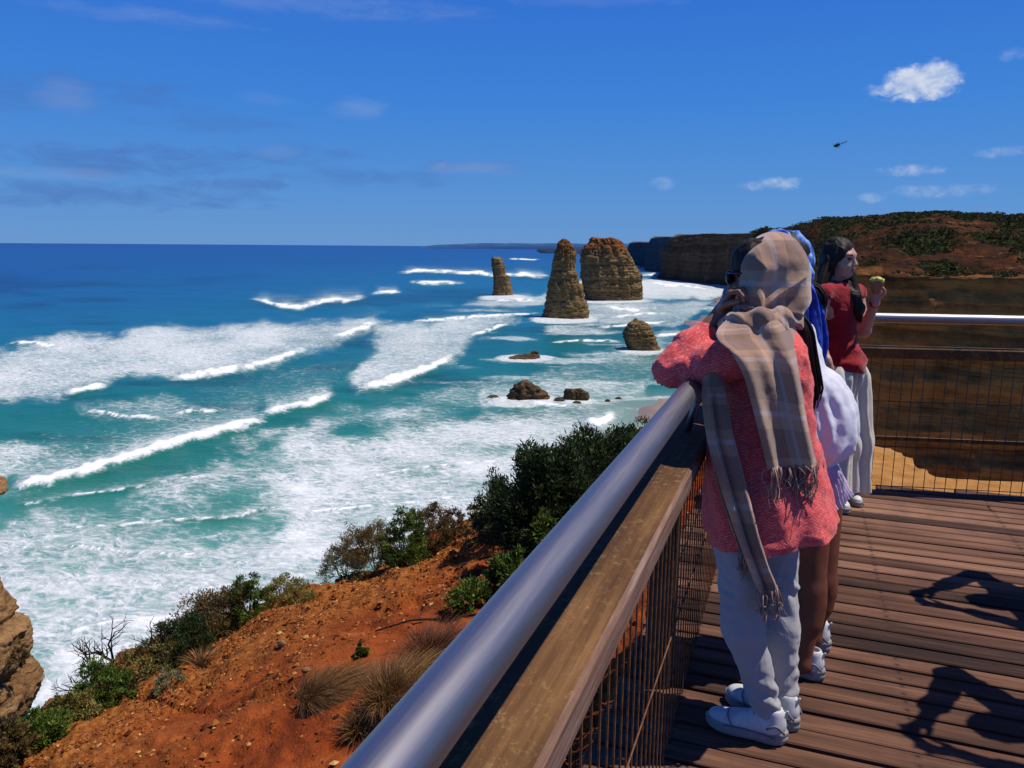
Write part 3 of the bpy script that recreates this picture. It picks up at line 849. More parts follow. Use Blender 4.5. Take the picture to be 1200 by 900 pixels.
earth = m.mix(m.maprange(m.noise(g, 0.55, 7, .75, .5), .44, .62, 0, .8), earth, (0.016, 0.011, 0.006))
earth = m.mix(m.maprange(m.noise(m.geo((1, 1, 4)), 0.22, 6, .7), .56, .68, 0, .7), earth, (0.20, 0.10, 0.04))
c = m.mix(m.maprange(vg, 0.35, 0.6), earth, green)
c = m.mix(m.maprange(m.math('ADD', m.attr('cliff'), m.math('MULTIPLY', m.math('SUBTRACT', nz, .5), .35)), 0.90, 1.08), c, rockc)
m.col(c)
b = m.bump(m.noise(g, 0.5, 8, .72), 0.9, 1.2); b = m.bump(bandn, .9, 1.5, b); m.nor(b)
bluff = tag(link('bluff', me, m.m), kind='structure')
bluff_bvh = BVHTree.FromPolygons([tuple(v) for v in V.reshape(-1, 3)], [tuple(q) for q in grid_faces(V.shape[0], NU)])

def leaf_mesh(C, D, L, Wd, rng, bend=0.2):
    """diamond leaves: base C, direction D, lengths L, widths Wd -> V, Q"""
    n = len(C)
    r = rng.normal(size=(n, 3))
    S = np.cross(D, r); S /= np.linalg.norm(S, axis=1)[:, None] + 1e-9
    Nn = np.cross(D, S)
    L = np.broadcast_to(L, (n,))[:, None]; Wd = np.broadcast_to(Wd, (n,))[:, None]
    a = C; b = C + D * L * 0.5 + S * Wd * 0.5 + Nn * L * bend * .5; c_ = C + D * L; d = C + D * L * 0.5 - S * Wd * 0.5 + Nn * L * bend * .5
    V = np.stack([a, b, c_, d], 1).reshape(-1, 3)
    return V, np.arange(4 * n).reshape(-1, 4)
def foliage_mat(name, dark, mid, light, tip=None, trans=0.25):
    m = NT(name, 0.6, 0.25)
    t = m.attr('tint')
    st = [(0.0, dark), (0.5, mid), (0.85, light)] + ([(1.0, tip)] if tip else [])
    c = m.ramp(t, st)
    m.col(c); m.translucent(c, trans)
    return m.m
M['scrub'] = foliage_mat('heath_scrub_leaf', (0.018, 0.018, 0.006), (0.045, 0.044, 0.013), (0.085, 0.075, 0.026), trans=.3)
# coastal heath over the bluff: uncountable, one mass
rng = np.random.default_rng(5)
Vs, tints = [], []
Vf = V.reshape(-1, 3); vf = veg.ravel(); tf = tt.ravel()
cand = np.where((vf > 0.22) & (tf < 0.99))[0]
pick = rng.choice(cand, 24000, p=vf[cand] / vf[cand].sum())
for i in pick:
    p = Vf[i] + rng.normal(size=3) * np.array([1.4, 1.4, 0.05])
    k = 11
    r = rng.uniform(0.25, .75)
    D = rng.normal(size=(k, 3)); D[:, 2] = np.abs(D[:, 2]) * 0.8 + 0.1; D /= np.linalg.norm(D, axis=1)[:, None]
    Cc = p + D * r * np.array([0.7, 0.7, 0.45])
    v, q = leaf_mesh(Cc - D * 0.35 * r, D, r * rng.uniform(.6, 1.1, k), r * rng.uniform(.5, .9, k), rng)
    Vs.append(v); tints.append(np.full(len(v), np.clip(rng.normal(.45, .22), 0, 1)))
Vh = np.concatenate(Vs)
tag(link('heath_scrub', mesh_np('heath_scrub', Vh, np.arange(len(Vh)).reshape(-1, 4), None, False, {'tint': np.concatenate(tints)}), M['scrub']), kind='stuff')

# ================================================================== beach
bpoly = [(868, 334), (856, 339), (842, 347), (829, 353), (824, 358), (832, 363), (818, 371), (802, 376), (806, 385), (796, 396), (797, 410), (786, 432), (776, 452), (750, 462), (722, 473), (728, 484), (738, 492), (716, 515), (690, 560), (660, 620), (640, 700)]
B0 = catmull(np.array([onz(x, y, SEA)[:2] for x, y in bpoly]), 200)
R0 = catmull(np.array([onz(x, y, SEA)[:2] for x, y in [(1010, 336), (1010, 345), (1030, 370), (1060, 400), (1100, 440), (1150, 480), (1200, 560), (1250, 640), (1300, 700)]]), 200)
ns = 40
tB = np.linspace(0, 1, ns)[None, :, None]
XY = B0[:, None, :] * (1 - tB) + R0[:, None, :] * tB
dist = np.linalg.norm(XY - B0[:, None, :], axis=-1)
zb = SEA - 0.35 + 0.055 * np.minimum(dist, 30) + 0.25 * fbm(np.stack([XY[..., 0] / 15, XY[..., 1] / 15, 0 * dist], -1), 3, 7)
m = NT('beach_sand', 0.85, 0.2)
g = m.geo(); zz_ = m.sep(g)[2]
wet = m.maprange(m.math('ADD', zz_, m.math('MULTIPLY', m.noise(g, .05, 4, .6), 1.2)), SEA + .5, SEA + 1.9)
m.col(m.mix(wet, (0.21, 0.145, 0.105), m.ramp(m.noise(g, .3, 5, .6), [(.35, (0.34, 0.23, 0.15)), (.65, (0.46, 0.33, 0.22))])))
m.set(m.b.inputs['Roughness'], m.maprange(wet, 0, 1, .35, .9))
tag(link('beach', mesh_np('beach', np.concatenate([XY, zb[..., None]], -1).reshape(-1, 3), grid_faces(200, ns), None, True), m.m), kind='structure')

# ================================================================== the red earth slope below the platform
ridge_px = [(-420, 1250, 3.6), (-170, 1050, 5.0), (38, 887, 6.4), (125, 824, 7.5), (211, 778, 8.5), (302, 718, 9.8), (400, 688, 11.0), (498, 649, 12.2), (560, 616, 13.2), (650, 583, 14.8), (740, 525, 17.5), (830, 480, 21)]
ridgeP = np.array([at(*q) for q in ridge_px])
nearY = [-3.2, -1.4, 0.4, 1.3, 2.1, 3.0, 4.0, 5.0, 6.2, 8.0, 10.0, 13.0]
nearP = np.array([[-0.15, y, -0.85 - 0.01 * y] for y in nearY])
farR = np.array([[7.0, y * 1.15 + 0.6, -0.95 - 0.02 * y] for y in nearY])
midR = np.array([[2.6, y * 1.1 + 0.3, -0.85] for y in nearY])
def mixp(t, dz): 
    p = nearP * (1 - t) + ridgeP * t; p[:, 2] += dz; return p
outd = -0.80 * RH + 0.60 * FH
L = [farR, midR, nearP, mixp(.25, .04), mixp(.5, .10), mixp(.75, .12), ridgeP]
for s, dz in ((0.7, -0.35), (1.8, -1.6), (4.5, -9), (8, -26), (13, -53)):
    p = ridgeP + outd * s; p = p.copy()
    p[:, 2] = ridgeP[:, 2] + dz
    if dz < -20: p[:, 2] = np.minimum(p[:, 2], SEA * (-dz / 53.0))
    L.append(p)
G = np.stack(L, 1)                                       # u (12) x v (12) x 3
G = catmull(G, 330)
G = np.swapaxes(catmull(np.swapaxes(G, 0, 1), 360), 0, 1)   # 330 x 360
vv = np.linspace(0, len(L) - 1, 360)[None, :] * np.ones((330, 1))
on = (1 - sstep(6.3, 7.5, vv))
nb = fbm(G / 1.3, 4, 201, .55); nf_ = fbm(G / 0.22, 4, 211, .6); nd = fbm(G / 0.07, 2, 215)
rill = np.abs(fbm(np.stack([G[..., 0] * .25 + G[..., 1] * .9, G[..., 0] * .9 - G[..., 1] * .25, 0 * nb], -1) * np.array([1.6, .35, 1]), 3, 219))
G[..., 2] += on * (0.13 * nb + 0.045 * nf_ + 0.012 * nd - 0.10 * sstep(.22, 0, rill)) * sstep(1.0, 2.2, vv)
G[..., :2] += (1 - on)[..., None] * (outd[:2] * (0.5 * nb + .15 * nf_)[..., None])
sand = sstep(2.25, 1.9, vv) * sstep(4.4, 5.2, G[..., 1])
gravel_amt = sstep(4.0, 5.4, vv + .5 * nb) * on
_e = np.array([onz(*q, -1.0)[:2] for q in ((900, 531), (1000, 531), (1040, 534), (1062, 545), (1080, 558), (1096, 567), (1130, 570), (1200, 572), (1400, 584))])
yed = np.interp(G[..., 0], _e[:, 0], _e[:, 1])
gd = G[..., 1] - yed + .30
gorge = sstep(0.0, .35, gd) * (1 - sstep(2.1, 2.9, vv))
G[..., 2] -= gorge * (.6 + 6.5 * np.maximum(0, gd))
GV = G.reshape(-1, 3); GQ = grid_faces(330, 360)
me = mesh_np('ground', GV, GQ, None, True, {'gravel': gravel_amt.ravel(), 'sand': np.clip(sand, 0, 1).ravel()})
bm = bmesh.new(); bm.from_mesh(me); bmesh.ops.recalc_face_normals(bm, faces=bm.faces); bm.to_mesh(me); bm.free()
m = NT('red_earth', 0.95, 0.08)
g = m.geo()
nz = m.noise(g, 2.2, 8, .68); nl = m.noise(g, 0.7, 4, .6)
c = m.ramp(nz, [(.28, (0.065, 0.013, 0.005)), (.46, (0.19, 0.036, 0.009)), (.6, (0.30, 0.064, 0.014)), (.74, (0.44, 0.13, 0.030))])
c = m.mix(m.maprange(nl, .45, .7, 0, .5), c, (0.27, 0.068, 0.017))
grv = m.ramp(m.noise(g, 14, 6, .7), [(.3, (0.06, 0.018, 0.005)), (.5, (0.27, 0.092, 0.020)), (.72, (0.50, 0.22, 0.058))])
c = m.mix(m.math('MULTIPLY', m.attr('gravel'), .85), c, grv)
c = m.mix(m.attr('sand'), c, m.ramp(m.noise(g, 5, 6, .6), [(.3, (0.30, 0.135, 0.036)), (.7, (0.48, 0.24, 0.075))]))
m.col(c)
b = m.bump(m.noise(g, 30, 6, .72), .8, .02); b = m.bump(m.vor(g, 42), .5, .012, b); m.nor(b)
ground = tag(link('ground', me, m.m), kind='structure')
gbvh = BVHTree.FromPolygons([tuple(v) for v in GV], [tuple(q) for q in GQ])
def hit(px, py):
    v = ray(px, py); v = v / np.linalg.norm(v)
    h = gbvh.ray_cast(Vector(EYE + v * 0.3), Vector(v))
    return np.array(h[0]) if h[0] is not None else None
def drop(x, y):
    h = gbvh.ray_cast(Vector((x, y, 3)), Vector((0, 0, -1)))
    return np.array(h[0]) if h[0] is not None else np.array([x, y, -1.0])

# pebbles and crumbled laterite over the slope: uncountable, one object
rng = np.random.default_rng(21)
ico = np.array([[1, 0, 0], [-1, 0, 0], [0, 1, 0], [0, -1, 0], [0, 0, 1], [0, 0, -1]], float)
icoT = np.array([[0, 2, 4], [2, 1, 4], [1, 3, 4], [3, 0, 4], [2, 0, 5], [1, 2, 5], [3, 1, 5], [0, 3, 5]])
wgt = (gravel_amt * 1.0 + 0.10 * on) * (vv > 2.3)
wgt = wgt * np.clip(fbm(G / .8, 3, 231) + .75, 0.05, 2)
du = np.linalg.norm(np.gradient(G, axis=0), axis=-1) * np.linalg.norm(np.gradient(G, axis=1), axis=-1)
wf = (wgt * du).ravel(); wf[~np.isfinite(wf)] = 0
ids = rng.choice(len(wf), 60000, p=wf / wf.sum())
jit = rng.uniform(-.5, .5, (len(ids), 2))
dU = np.gradient(G, axis=0).reshape(-1, 3)[ids]; dV = np.gradient(G, axis=1).reshape(-1, 3)[ids]
Pp = GV[ids] + dU * jit[:, :1] + dV * jit[:, 1:]
size = np.clip(rng.lognormal(-4.75, 0.5, len(ids)), 0.004, 0.038)
shape = ico[None] * rng.uniform(.65, 1.35, (len(ids), 6, 1)) * size[:, None, None] * np.array([1.15, 1, .75])
ang = rng.uniform(0, 2 * pi, len(ids)); ca, sa = np.cos(ang)[:, None], np.sin(ang)[:, None]
Rv = np.stack([shape[..., 0] * ca - shape[..., 1] * sa, shape[..., 0] * sa + shape[..., 1] * ca, shape[..., 2]], -1)
PV = (Pp[:, None, :] + Rv + np.array([0, 0, 1]) * (size * .25)[:, None, None]).reshape(-1, 3)
PT = (icoT[None] + 6 * np.arange(len(ids))[:, None, None]).reshape(-1, 3)
m = NT('laterite_pebbles', 0.9, 0.1)
m.col(m.ramp(m.attr('tint'), [(0, (0.035, 0.010, 0.005)), (.4, (0.17, 0.042, 0.010)), (.8, (0.38, 0.13, 0.028)), (1, (0.55, 0.32, 0.13))]))
tag(link('gravel', mesh_np('gravel', PV, None, PT, False, {'tint': np.repeat(np.clip(rng.normal(.5, .25, len(ids)), 0, 1), 6)}), m.m), kind='stuff')

# dry twigs and leaf litter: uncountable
rng = np.random.default_rng(33)
idl = rng.choice(len(wf), 1500, p=(on * (vv > 2.2) * (vv < 6.1) * du * np.clip(fbm(G / .6, 3, 241) + .3, 0, 2)).ravel() / (on * (vv > 2.2) * (vv < 6.1) * du * np.clip(fbm(G / .6, 3, 241) + .3, 0, 2)).sum())
Dl = rng.normal(size=(1500, 3)) * np.array([1, 1, .12]); Dl /= np.linalg.norm(Dl, axis=1)[:, None]
lv, lq = leaf_mesh(GV[idl] + np.array([0, 0, .008]), Dl, rng.uniform(.03, .16, 1500), rng.uniform(.003, .008, 1500), rng, .1)
M['litter'] = foliage_mat('dry_litter', (0.02, 0.010, 0.006), (0.10, 0.055, 0.025), (0.26, 0.17, 0.09), trans=.05)
tag(link('litter', mesh_np('litter', lv, lq, None, False, {'tint': np.repeat(rng.uniform(0, 1, 1500), 4)}), M['litter']), kind='stuff')

# ---------------------------------------------------------------- the sandstone outcrop at the left edge
M['outcrop'] = rock_mat('outcrop_limestone', (0.10, 0.045, 0.018), (0.32, 0.175, 0.075), (0.46, 0.29, 0.14), (0.58, 0.43, 0.25), 1.6, big=.35, sc=5)
stack('rock_outcrop', [(562, -90, -40), (570, -100, -22), (576, -104, -8), (583, -106, -4), (589, -110, -12), (598, -114, -34), (640, -116, -38), (676, -120, -30), (690, -122, -14), (706, -124, -8), (720, -126, 2), (738, -128, 4), (745, -128, 20), (774, -130, 23), (786, -130, 18), (800, -132, 27), (813, -132, 36),
      (830, -134, 31), (850, -136, 20), (870, -138, 18), (905, -140, 26), (980, -144, 32), (1100, -154, 42)], 16.0, .8, 'layered tan limestone outcrop with dark overhangs at the left cliff edge', M['outcrop'], nring=220, nrow=260, seed=131, rough=.55, cat='rock outcrop', ledge=1.3)

# ================================================================== shrubs, tussocks, dead wood
M['stem'] = NT('twig_bark', 0.9, 0.1).m
M['stem'].node_tree.nodes['Principled BSDF'].inputs['Base Color'].default_value = (0.026, 0.018, 0.014, 1)
M['leaf_dark'] = foliage_mat('dark_shrub_leaf', (0.010, 0.020, 0.006), (0.030, 0.055, 0.013), (0.085, 0.125, 0.028))
M['leaf_black'] = foliage_mat('shaded_bush_leaf', (0.003, 0.005, 0.003), (0.008, 0.012, 0.005), (0.02, 0.026, 0.009), trans=.1)
M['leaf_green'] = foliage_mat('green_shrub_leaf', (0.024, 0.055, 0.008), (0.095, 0.15, 0.020), (0.24, 0.30, 0.05))
M['leaf_olive'] = foliage_mat('olive_shrub_leaf', (0.09, 0.085, 0.022), (0.28, 0.24, 0.065), (0.48, 0.40, 0.13), trans=.35)
M['leaf_red'] = foliage_mat('reddish_shrub_leaf', (0.05, 0.035, 0.015), (0.16, 0.11, 0.034), (0.30, 0.17, 0.06), trans=.35)
M['leaf_grey'] = foliage_mat('grey_green_shrub_leaf', (0.11, 0.115, 0.045), (0.28, 0.27, 0.13), (0.44, 0.42, 0.22), trans=.35)
M['leaf_flower'] = foliage_mat('weed_leaf', (0.02, 0.035, 0.010), (0.06, 0.075, 0.02), (0.16, 0.16, 0.05), (0.55, 0.42, 0.10))
def shrub(name, label, base, r, h, nclump, per, leaf, mat, seed, cat='shrub', open_=0.0, stems=10, aspect=3.3, group=None, squash=1.0):
    rng = np.random.default_rng(seed)
    base = np.asarray(base, float)
    root = empty(name, base)
    tag(root, label, cat, group)
    u = rng.normal(size=(nclump, 3)); u[:, 2] = np.abs(u[:, 2]) * 1.1 - .12
    u /= np.linalg.norm(u, axis=1)[:, None]
    rad = rng.uniform(.45, 1.0, nclump) ** .6
    lob = 1 + .35 * vnoise(u * 2.1, seed)
    C = base + u * rad[:, None] * lob[:, None] * np.array([r, r * squash, h * .86]) + np.array([0, 0, h * .10])
    rc = r * rng.uniform(.13, .26, nclump)
    ci = np.repeat(np.arange(nclump), per)
    n = len(ci)
    D = rng.normal(size=(n, 3)) * .75 + u[ci] * .7 + np.array([0, 0, .45]); D /= np.linalg.norm(D, axis=1)[:, None]
    o = rng.normal(size=(n, 3)); o /= np.linalg.norm(o, axis=1)[:, None]
    P = C[ci] + o * (rc[ci] * rng.uniform(0, 1, n) ** .5)[:, None] * np.array([1, 1, .8])
    L_ = leaf * rng.uniform(.6, 1.35, n)
    v, q = leaf_mesh(P, D, L_, L_ / aspect * rng.uniform(.7, 1.3, n), rng)
    t = np.clip(rng.normal(.42, .16, nclump)[ci] + rng.normal(0, .14, n), 0, 1)
    link('foliage', mesh_np('foliage', v, q, None, False, {'tint': np.repeat(t, 4)}), mat, root)
    mb = MB()
    for k in rng.choice(nclump, min(stems, nclump), replace=False):
        e = C[k]; mid = base * .5 + e * .5 + rng.normal(size=3) * r * .1
        s = max(.004, .018 * h)
        mb.tube([base - np.array([0, 0, .06]), mid, e], [s, s * .6, s * .2], 5, dense=7)
    mb.build('stem', M['stem'], root, smooth=True)
    return root
def px_shrub(name, label, px, py, wpx, hpx, style, seed, dens=1.0, leaf=.05, cat='shrub', **kw):
    b = hit(px, py)
    if b is None: b = at(px, py, 12)
    sc = FPX / ((b - EYE) @ CF)
    r, h = wpx / 2 / sc, hpx / sc
    ncl = int(np.clip(wpx * hpx / 26 * dens, 20, 620))
    return shrub(name, label, b, r, h, ncl, int(44), leaf * 1.08, M[style], seed, cat=cat, **kw)
px_shrub('shrub', 'largest dark green coastal bush with twiggy top, rising behind the steel handrail', 640, 640, 118, 128, 'leaf_dark', 1, 1.25, .06, stems=46)
px_shrub('shrub', 'dark leafy bush half hidden by the handrail, right of the largest bush', 700, 596, 118, 100, 'leaf_dark', 2, 1.1, .06, stems=36)
px_shrub('shrub', 'lighter green bush top peeping over the handrail just before the pink sleeve', 748, 548, 66, 56, 'leaf_green', 3, .9, .06, stems=12)
px_shrub('shrub', 'rounded dark green bush tucked against the left foot of the largest bush', 590, 625, 66, 66, 'leaf_dark', 4, 1.2, .05)
px_shrub('shrub', 'yellowish olive bush at the crest, between the bare red spur and the dark bushes', 565, 628, 36, 46, 'leaf_olive', 5, 1.3, .04)
px_shrub('leafy_plant', 'bright green leafy plant hugging the handrail below the largest bush', 640, 652, 62, 56, 'leaf_green', 6, 1.2, .06, cat='plant')
px_shrub('leafy_plant', 'bright green plant beside the handrail, lower of the two in the rail shade', 603, 686, 56, 46, 'leaf_green', 7, 1.1, .06, cat='plant')
px_shrub('leafy_plant', 'small loose sprawling succulent on bare red soil left of the handrail plants', 556, 704, 56, 22, 'leaf_green', 8, 1.0, .05, cat='plant')
px_shrub('leafy_plant', 'tiny green weed alone on red soil, uphill of the tussock grass', 424, 770, 12, 12, 'leaf_green', 9, 1.0, .035, cat='plant', stems=3)
px_shrub('shrub', 'grey olive bush at the lower end of the crest shrub cluster above the surf', 405, 676, 56, 42, 'leaf_grey', 10, 1.2, .04)
px_shrub('shrub', 'yellow olive mound of bush in the middle of the crest cluster', 440, 668, 76, 46, 'leaf_olive', 11, 1.3, .04)
px_shrub('shrub', 'fresh green bush standing upright among the olive crest shrubs', 474, 662, 52, 62, 'leaf_green', 12, 1.2, .05)
px_shrub('shrub', 'reddish brown feathery bush at the upper end of the crest cluster', 508, 640, 60, 56, 'leaf_red', 13, 1.2, .045)
px_shrub('shrub', 'small brownish bush nearest the bare spur of the crest cluster', 535, 626, 28, 34, 'leaf_red', 14, 1.3, .04)
px_shrub('shrub', 'low red-brown bush behind the grey olive bush of the crest cluster', 430, 648, 70, 34, 'leaf_red', 38, 1.2, .04)
px_shrub('shrub', 'olive yellow low mound left of the gap in the crest scrub', 334, 708, 58, 32, 'leaf_olive', 15, 1.3, .04)
px_shrub('shrub', 'green shrub with reddish tips on the crest below the olive mound', 290, 724, 46, 48, 'leaf_green', 16, 1.2, .045)
px_shrub('shrub', 'dark brown wiry shrub spreading below the green tipped shrub', 256, 744, 92, 56, 'leaf_red', 17, 1.4, .04)
px_shrub('shrub', 'dark green shrub around the foot of the upper dead bush', 222, 764, 80, 46, 'leaf_dark', 18, 1.0, .04)
px_shrub('shrub', 'olive brown mixed shrub between the two dead bushes', 180, 788, 74, 40, 'leaf_olive', 19, .9, .035)
px_shrub('shrub', 'small pale grey cushion bush at the edge of the gravel', 198, 806, 34, 22, 'leaf_grey', 20, 1.3, .03)
px_shrub('shrub', 'green shrub below the lower dead bush', 118, 822, 64, 44, 'leaf_green', 21, 1.3, .045)
px_shrub('shrub', 'yellow green bush on the crest near the lower left corner', 84, 846, 52, 38, 'leaf_olive', 22, 1.3, .045)
px_shrub('shrub', 'low green bush next to the limestone outcrop', 50, 868, 56, 36, 'leaf_green', 23, 1.3, .045)
px_shrub('shrub', 'dark bush in the bottom left corner under the outcrop', 12, 902, 56, 50, 'leaf_red', 24, 1.2, .045)
# a twiggy bush on the face of the outcrop
shrub('shrub', 'reddish round bush clinging to the ledge of the limestone outcrop', at(24, 778, 15.6), .19, .5, 40, 26, .06, M['leaf_red'], 25)

def blades(name, label, base, n, length, spread, lean, mat, seed, cat='grass tussock', width=.006):
    rng = np.random.default_rng(seed)
    base = np.asarray(base, float)
    V, t = [], []
    a = rng.uniform(0, 2 * pi, n); rr_ = spread * rng.uniform(0, 1, n) ** .6
    b0 = base + np.stack([np.cos(a) * rr_ * .5, np.sin(a) * rr_ * .5, 0 * a - .02], 1)
    dirn = np.stack([np.cos(a) * rr_ / spread * .8, np.sin(a) * rr_ / spread * .8, np.ones(n) * .9], 1) + rng.normal(0, .18, (n, 3)) + np.array(lean) * .5
    dirn /= np.linalg.norm(dirn, axis=1)[:, None]
    ln = length * rng.uniform(.55, 1.15, n)
    side = np.cross(dirn, rng.normal(size=(n, 3))); side /= np.linalg.norm(side, axis=1)[:, None]
    g_ = np.array(lean) + np.array([0, 0, -.55])
    rows_ = []
    for k, s in enumerate((0, .3, .6, .85, 1.0)):
        c = b0 + dirn * (ln * s)[:, None] + g_[None] * (ln * .75 * s * s)[:, None] + np.stack([np.cos(a), np.sin(a), 0 * a], 1) * (ln * .22 * s * s)[:, None]
        w = width * (1 - s * .85)
        rows_.append(np.stack([c - side * w, c + side * w], 1))
    A = np.stack(rows_, 1)                               # n x 5 x 2 x 3
    V = A.reshape(-1, 3)
    Q = []
    for k in range(4):
        o = np.arange(n) * 10 + 2 * k
        Q.append(np.stack([o, o + 1, o + 3, o + 2], 1))
    tn = np.repeat(np.clip(rng.normal(.5, .22, n), 0, 1), 10)
    return tag(link(name, mesh_np(name, V, np.concatenate(Q), None, True, {'tint': tn}), mat), label, cat)
M['straw'] = foliage_mat('dry_tussock', (0.05, 0.022, 0.009), (0.20, 0.095, 0.032), (0.44, 0.25, 0.095), trans=.3)
M['straw_red'] = foliage_mat('red_dry_grass', (0.05, 0.018, 0.009), (0.14, 0.048, 0.02), (0.24, 0.10, 0.04), trans=.2)
lean = 0.6 * RH
blades('tussock', 'brown windblown grass tussock alone on the bare red slope', hit(378, 822), 5200, .38, .27, lean * 1.15, M['straw'], 1, width=.0026)
blades('tussock', 'tall straw grass tussock rising beside the handrail, nearer the dead crumbled bank', hit(470, 822), 4800, .44, .36, lean * .7, M['straw'], 2, width=.0028)
blades('tussock', 'reddish dry grass below the handrail, behind the tall straw tussock', hit(510, 772), 2600, .42, .28, lean * .6, M['straw_red'], 3, width=.0028)
blades('tussock', 'short pale straw tuft on the crumbled bank at the bottom edge', hit(425, 856), 700, .24, .18, lean * .4, M['straw'], 4, width=.004)
blades('tussock', 'rusty dry tuft beside the lower dead bush on the crest', hit(152, 812), 600, .42, .22, lean * .3, M['straw_red'], 5, width=.006)
blades('tussock', 'small dry tuft on the crest between dark shrubs and pale cushion bush', hit(238, 778), 400, .3, .2, lean * .3, M['straw'], 6, width=.006)

def dead_bush(label, base, h, seed, lean_=(0, 0, 0), n0=5, depth=4, spread=.6):
    rng = np.random.default_rng(seed)
    mb = MB()
    def grow(p, d, ln, r, lev):
        d = d / np.linalg.norm(d)
        q = p + d * ln + rng.normal(size=3) * ln * .06
        mid = (p + q) / 2 + rng.normal(size=3) * ln * .07
        mb.tube([p, mid, q], [r, r * .82, r * .62], 5)
        if lev == 0: return
        for _ in range(int(rng.integers(2, 4))):
            grow(q if rng.random() < .7 else mid, d + rng.normal(size=3) * spread + np.array([0, 0, .12]), ln * rng.uniform(.6, .85), r * .6, lev - 1)
    base = np.asarray(base, float)
    for _ in range(n0):
        grow(base - np.array([0, 0, .05]), np.array([rng.normal() * .55, rng.normal() * .55, 1.0]) + np.array(lean_), h * .36, h * .034, depth)
    return tag(mb.build('dead_bush', M['stem'], None, smooth=True), label, 'dead bush')
b = hit(138, 800); dead_bush('bare dead bush with dark spreading twigs, lower of the two on the crest', b, 70 / (FPX / ((b - EYE) @ CF)) * 1.12, 5, n0=4)
b = hit(205, 772); dead_bush('bare dead bush leaning right, upper of the two on the crest', b, 72 / (FPX / ((b - EYE) @ CF)) * 1.05, 8, tuple(RH * .35), n0=3)
b = hit(640, 626); dead_bush('leafless grey twigs sticking out of the left side of the largest bush', b + np.array([0, 0, .1]), 1.25, 12, tuple(-RH * .15), n0=5)
def branch(label, pts, r, seed):
    P = []
    for q in pts:
        h_ = hit(*q); P.append(h_ + np.array([0, 0, r * 1.0]))
    P = np.array(P); n = 24
    C = catmull(P, n); C += .012 * fbm(C / .12, 2, seed)[:, None] * np.array([1, 1, .6])
    rad = r * np.linspace(1, .35, n) * (1 + .25 * vnoise(C / .06, seed))
    mb = MB(); mb.tube(C, rad, 7)
    return tag(mb.build('fallen_branch', M['stem'], None, smooth=True), label, 'branch')
branch('long dark weathered branch lying across the red soil below the handrail', [(640, 716), (600, 719), (560, 723), (520, 726), (480, 730), (440, 742)], .022, 1)
branch('short brown stick on red soil below the long branch', [(478, 736), (486, 742), (492, 748)], .010, 2)
branch('exposed dark root curling out under the crest bushes', [(590, 652), (566, 655), (545, 662), (528, 668), (520, 678)], .020, 3)
branch('thin broken stick lying on the orange gravel', [(330, 734), (345, 730), (360, 727)], .009, 4)
def stone(label, px, py, r, seed):
    b = hit(px, py)
    B_ = Body(.3 * r).ell(b + np.array([0, 0, r * .45]), (r, r * .8, r * .7)).ell(b + np.array([r * .35, 0, r * .25]), (r * .6, r * .65, r * .5))
    me = B_.mesh('stone', r / 9, disp=lambda V, N: .14 * r * fbm(V / (r * .7), 3, seed))
    return tag(link('stone', me, M['outcrop']), label, 'stone')
stone('single pale stone beside the windblown tussock', 359, 788, .045, 1)
stone('larger tan gravel stone on the orange crest band', 330, 756, .05, 2)
stone('small whitish stone on the bare soil in front of the tussock', 352, 812, .028, 3)

# ================================================================== viewing platform
def wood(name, dark, mid, light, grain_axis, rough=.8, tint=.5, lichen=None, sc=1.0):
    m = NT(name, rough, .22)
    s = [9 * sc, 9 * sc, 9 * sc]; s[grain_axis] = .7 * sc
    s2 = [70 * sc] * 3; s2[grain_axis] = 2.2 * sc
    g = m.coord('Object', tuple(s)); g2 = m.coord('Object', tuple(s2))
    n = m.noise(g, 1.0, 6, .65, .4); f = m.noise(g2, 1.0, 4, .7)
    t = m.attr('tint')
    v = m.math('ADD', m.math('MULTIPLY', n, .5), m.math('ADD', m.math('MULTIPLY', f, .34), m.math('MULTIPLY', m.math('SUBTRACT', t, .5), tint)))
    c = m.ramp(v, [(.26, dark), (.44, mid), (.62, light)])
    dirt = m.noise(m.coord('Object', (1.1, 1.1, 1.1)), 1.6, 5, .62)
    c = m.mix(m.maprange(dirt, .45, .72, 0, .55), c, dark)
    if lichen:
        l = m.noise(m.coord('Object', (1, .7, 1)), 60, 8, .85, 0)
        l2 = m.noise(m.coord('Object', (1, 1, 1)), 5, 4, .6)
        c = m.mix(m.math('MULTIPLY', m.maprange(l, .52, .62), m.maprange(l2, .35, .6, 0.05, .6)), c, lichen)
    m.col(c)
    m.nor(m.bump(m.math('ADD', f, m.math('MULTIPLY', n, .6)), .55, .004))
    return m
dm = wood('deck_hardwood', (0.024, 0.011, 0.007), (0.120, 0.054, 0.031), (0.265, 0.135, 0.082), 0, tint=.40)
# screw heads over the bearers
ds = dm.sep(dm.coord('Object'))
fx = dm.math('MULTIPLY', dm.math('SUBTRACT', dm.math('FRACT', dm.math('DIVIDE', dm.math('ADD', ds[0], .675), .75)), .5), .75)
fy0 = dm.math('MULTIPLY', dm.math('FRACT', dm.math('DIVIDE', dm.math('ADD', ds[1], 2.2), .105)), .105)
fy = dm.math('SUBTRACT', dm.math('ABSOLUTE', dm.math('SUBTRACT', fy0, .0465)), .026)
rr2 = dm.math('SQRT', dm.math('ADD', dm.math('MULTIPLY', fx, fx), dm.math('MULTIPLY', fy, fy)))
scr = dm.maprange(rr2, .0062, .0045)
dsrc = dm.b.inputs['Base Color'].links[0].from_socket
halo = dm.math('MULTIPLY', dm.maprange(rr2, .022, .004), .45)
dm.col(dm.mix(scr, dm.mix(halo, dsrc, (.035, .016, .010)), (.02, .016, .014)))
M['deck'] = dm.m
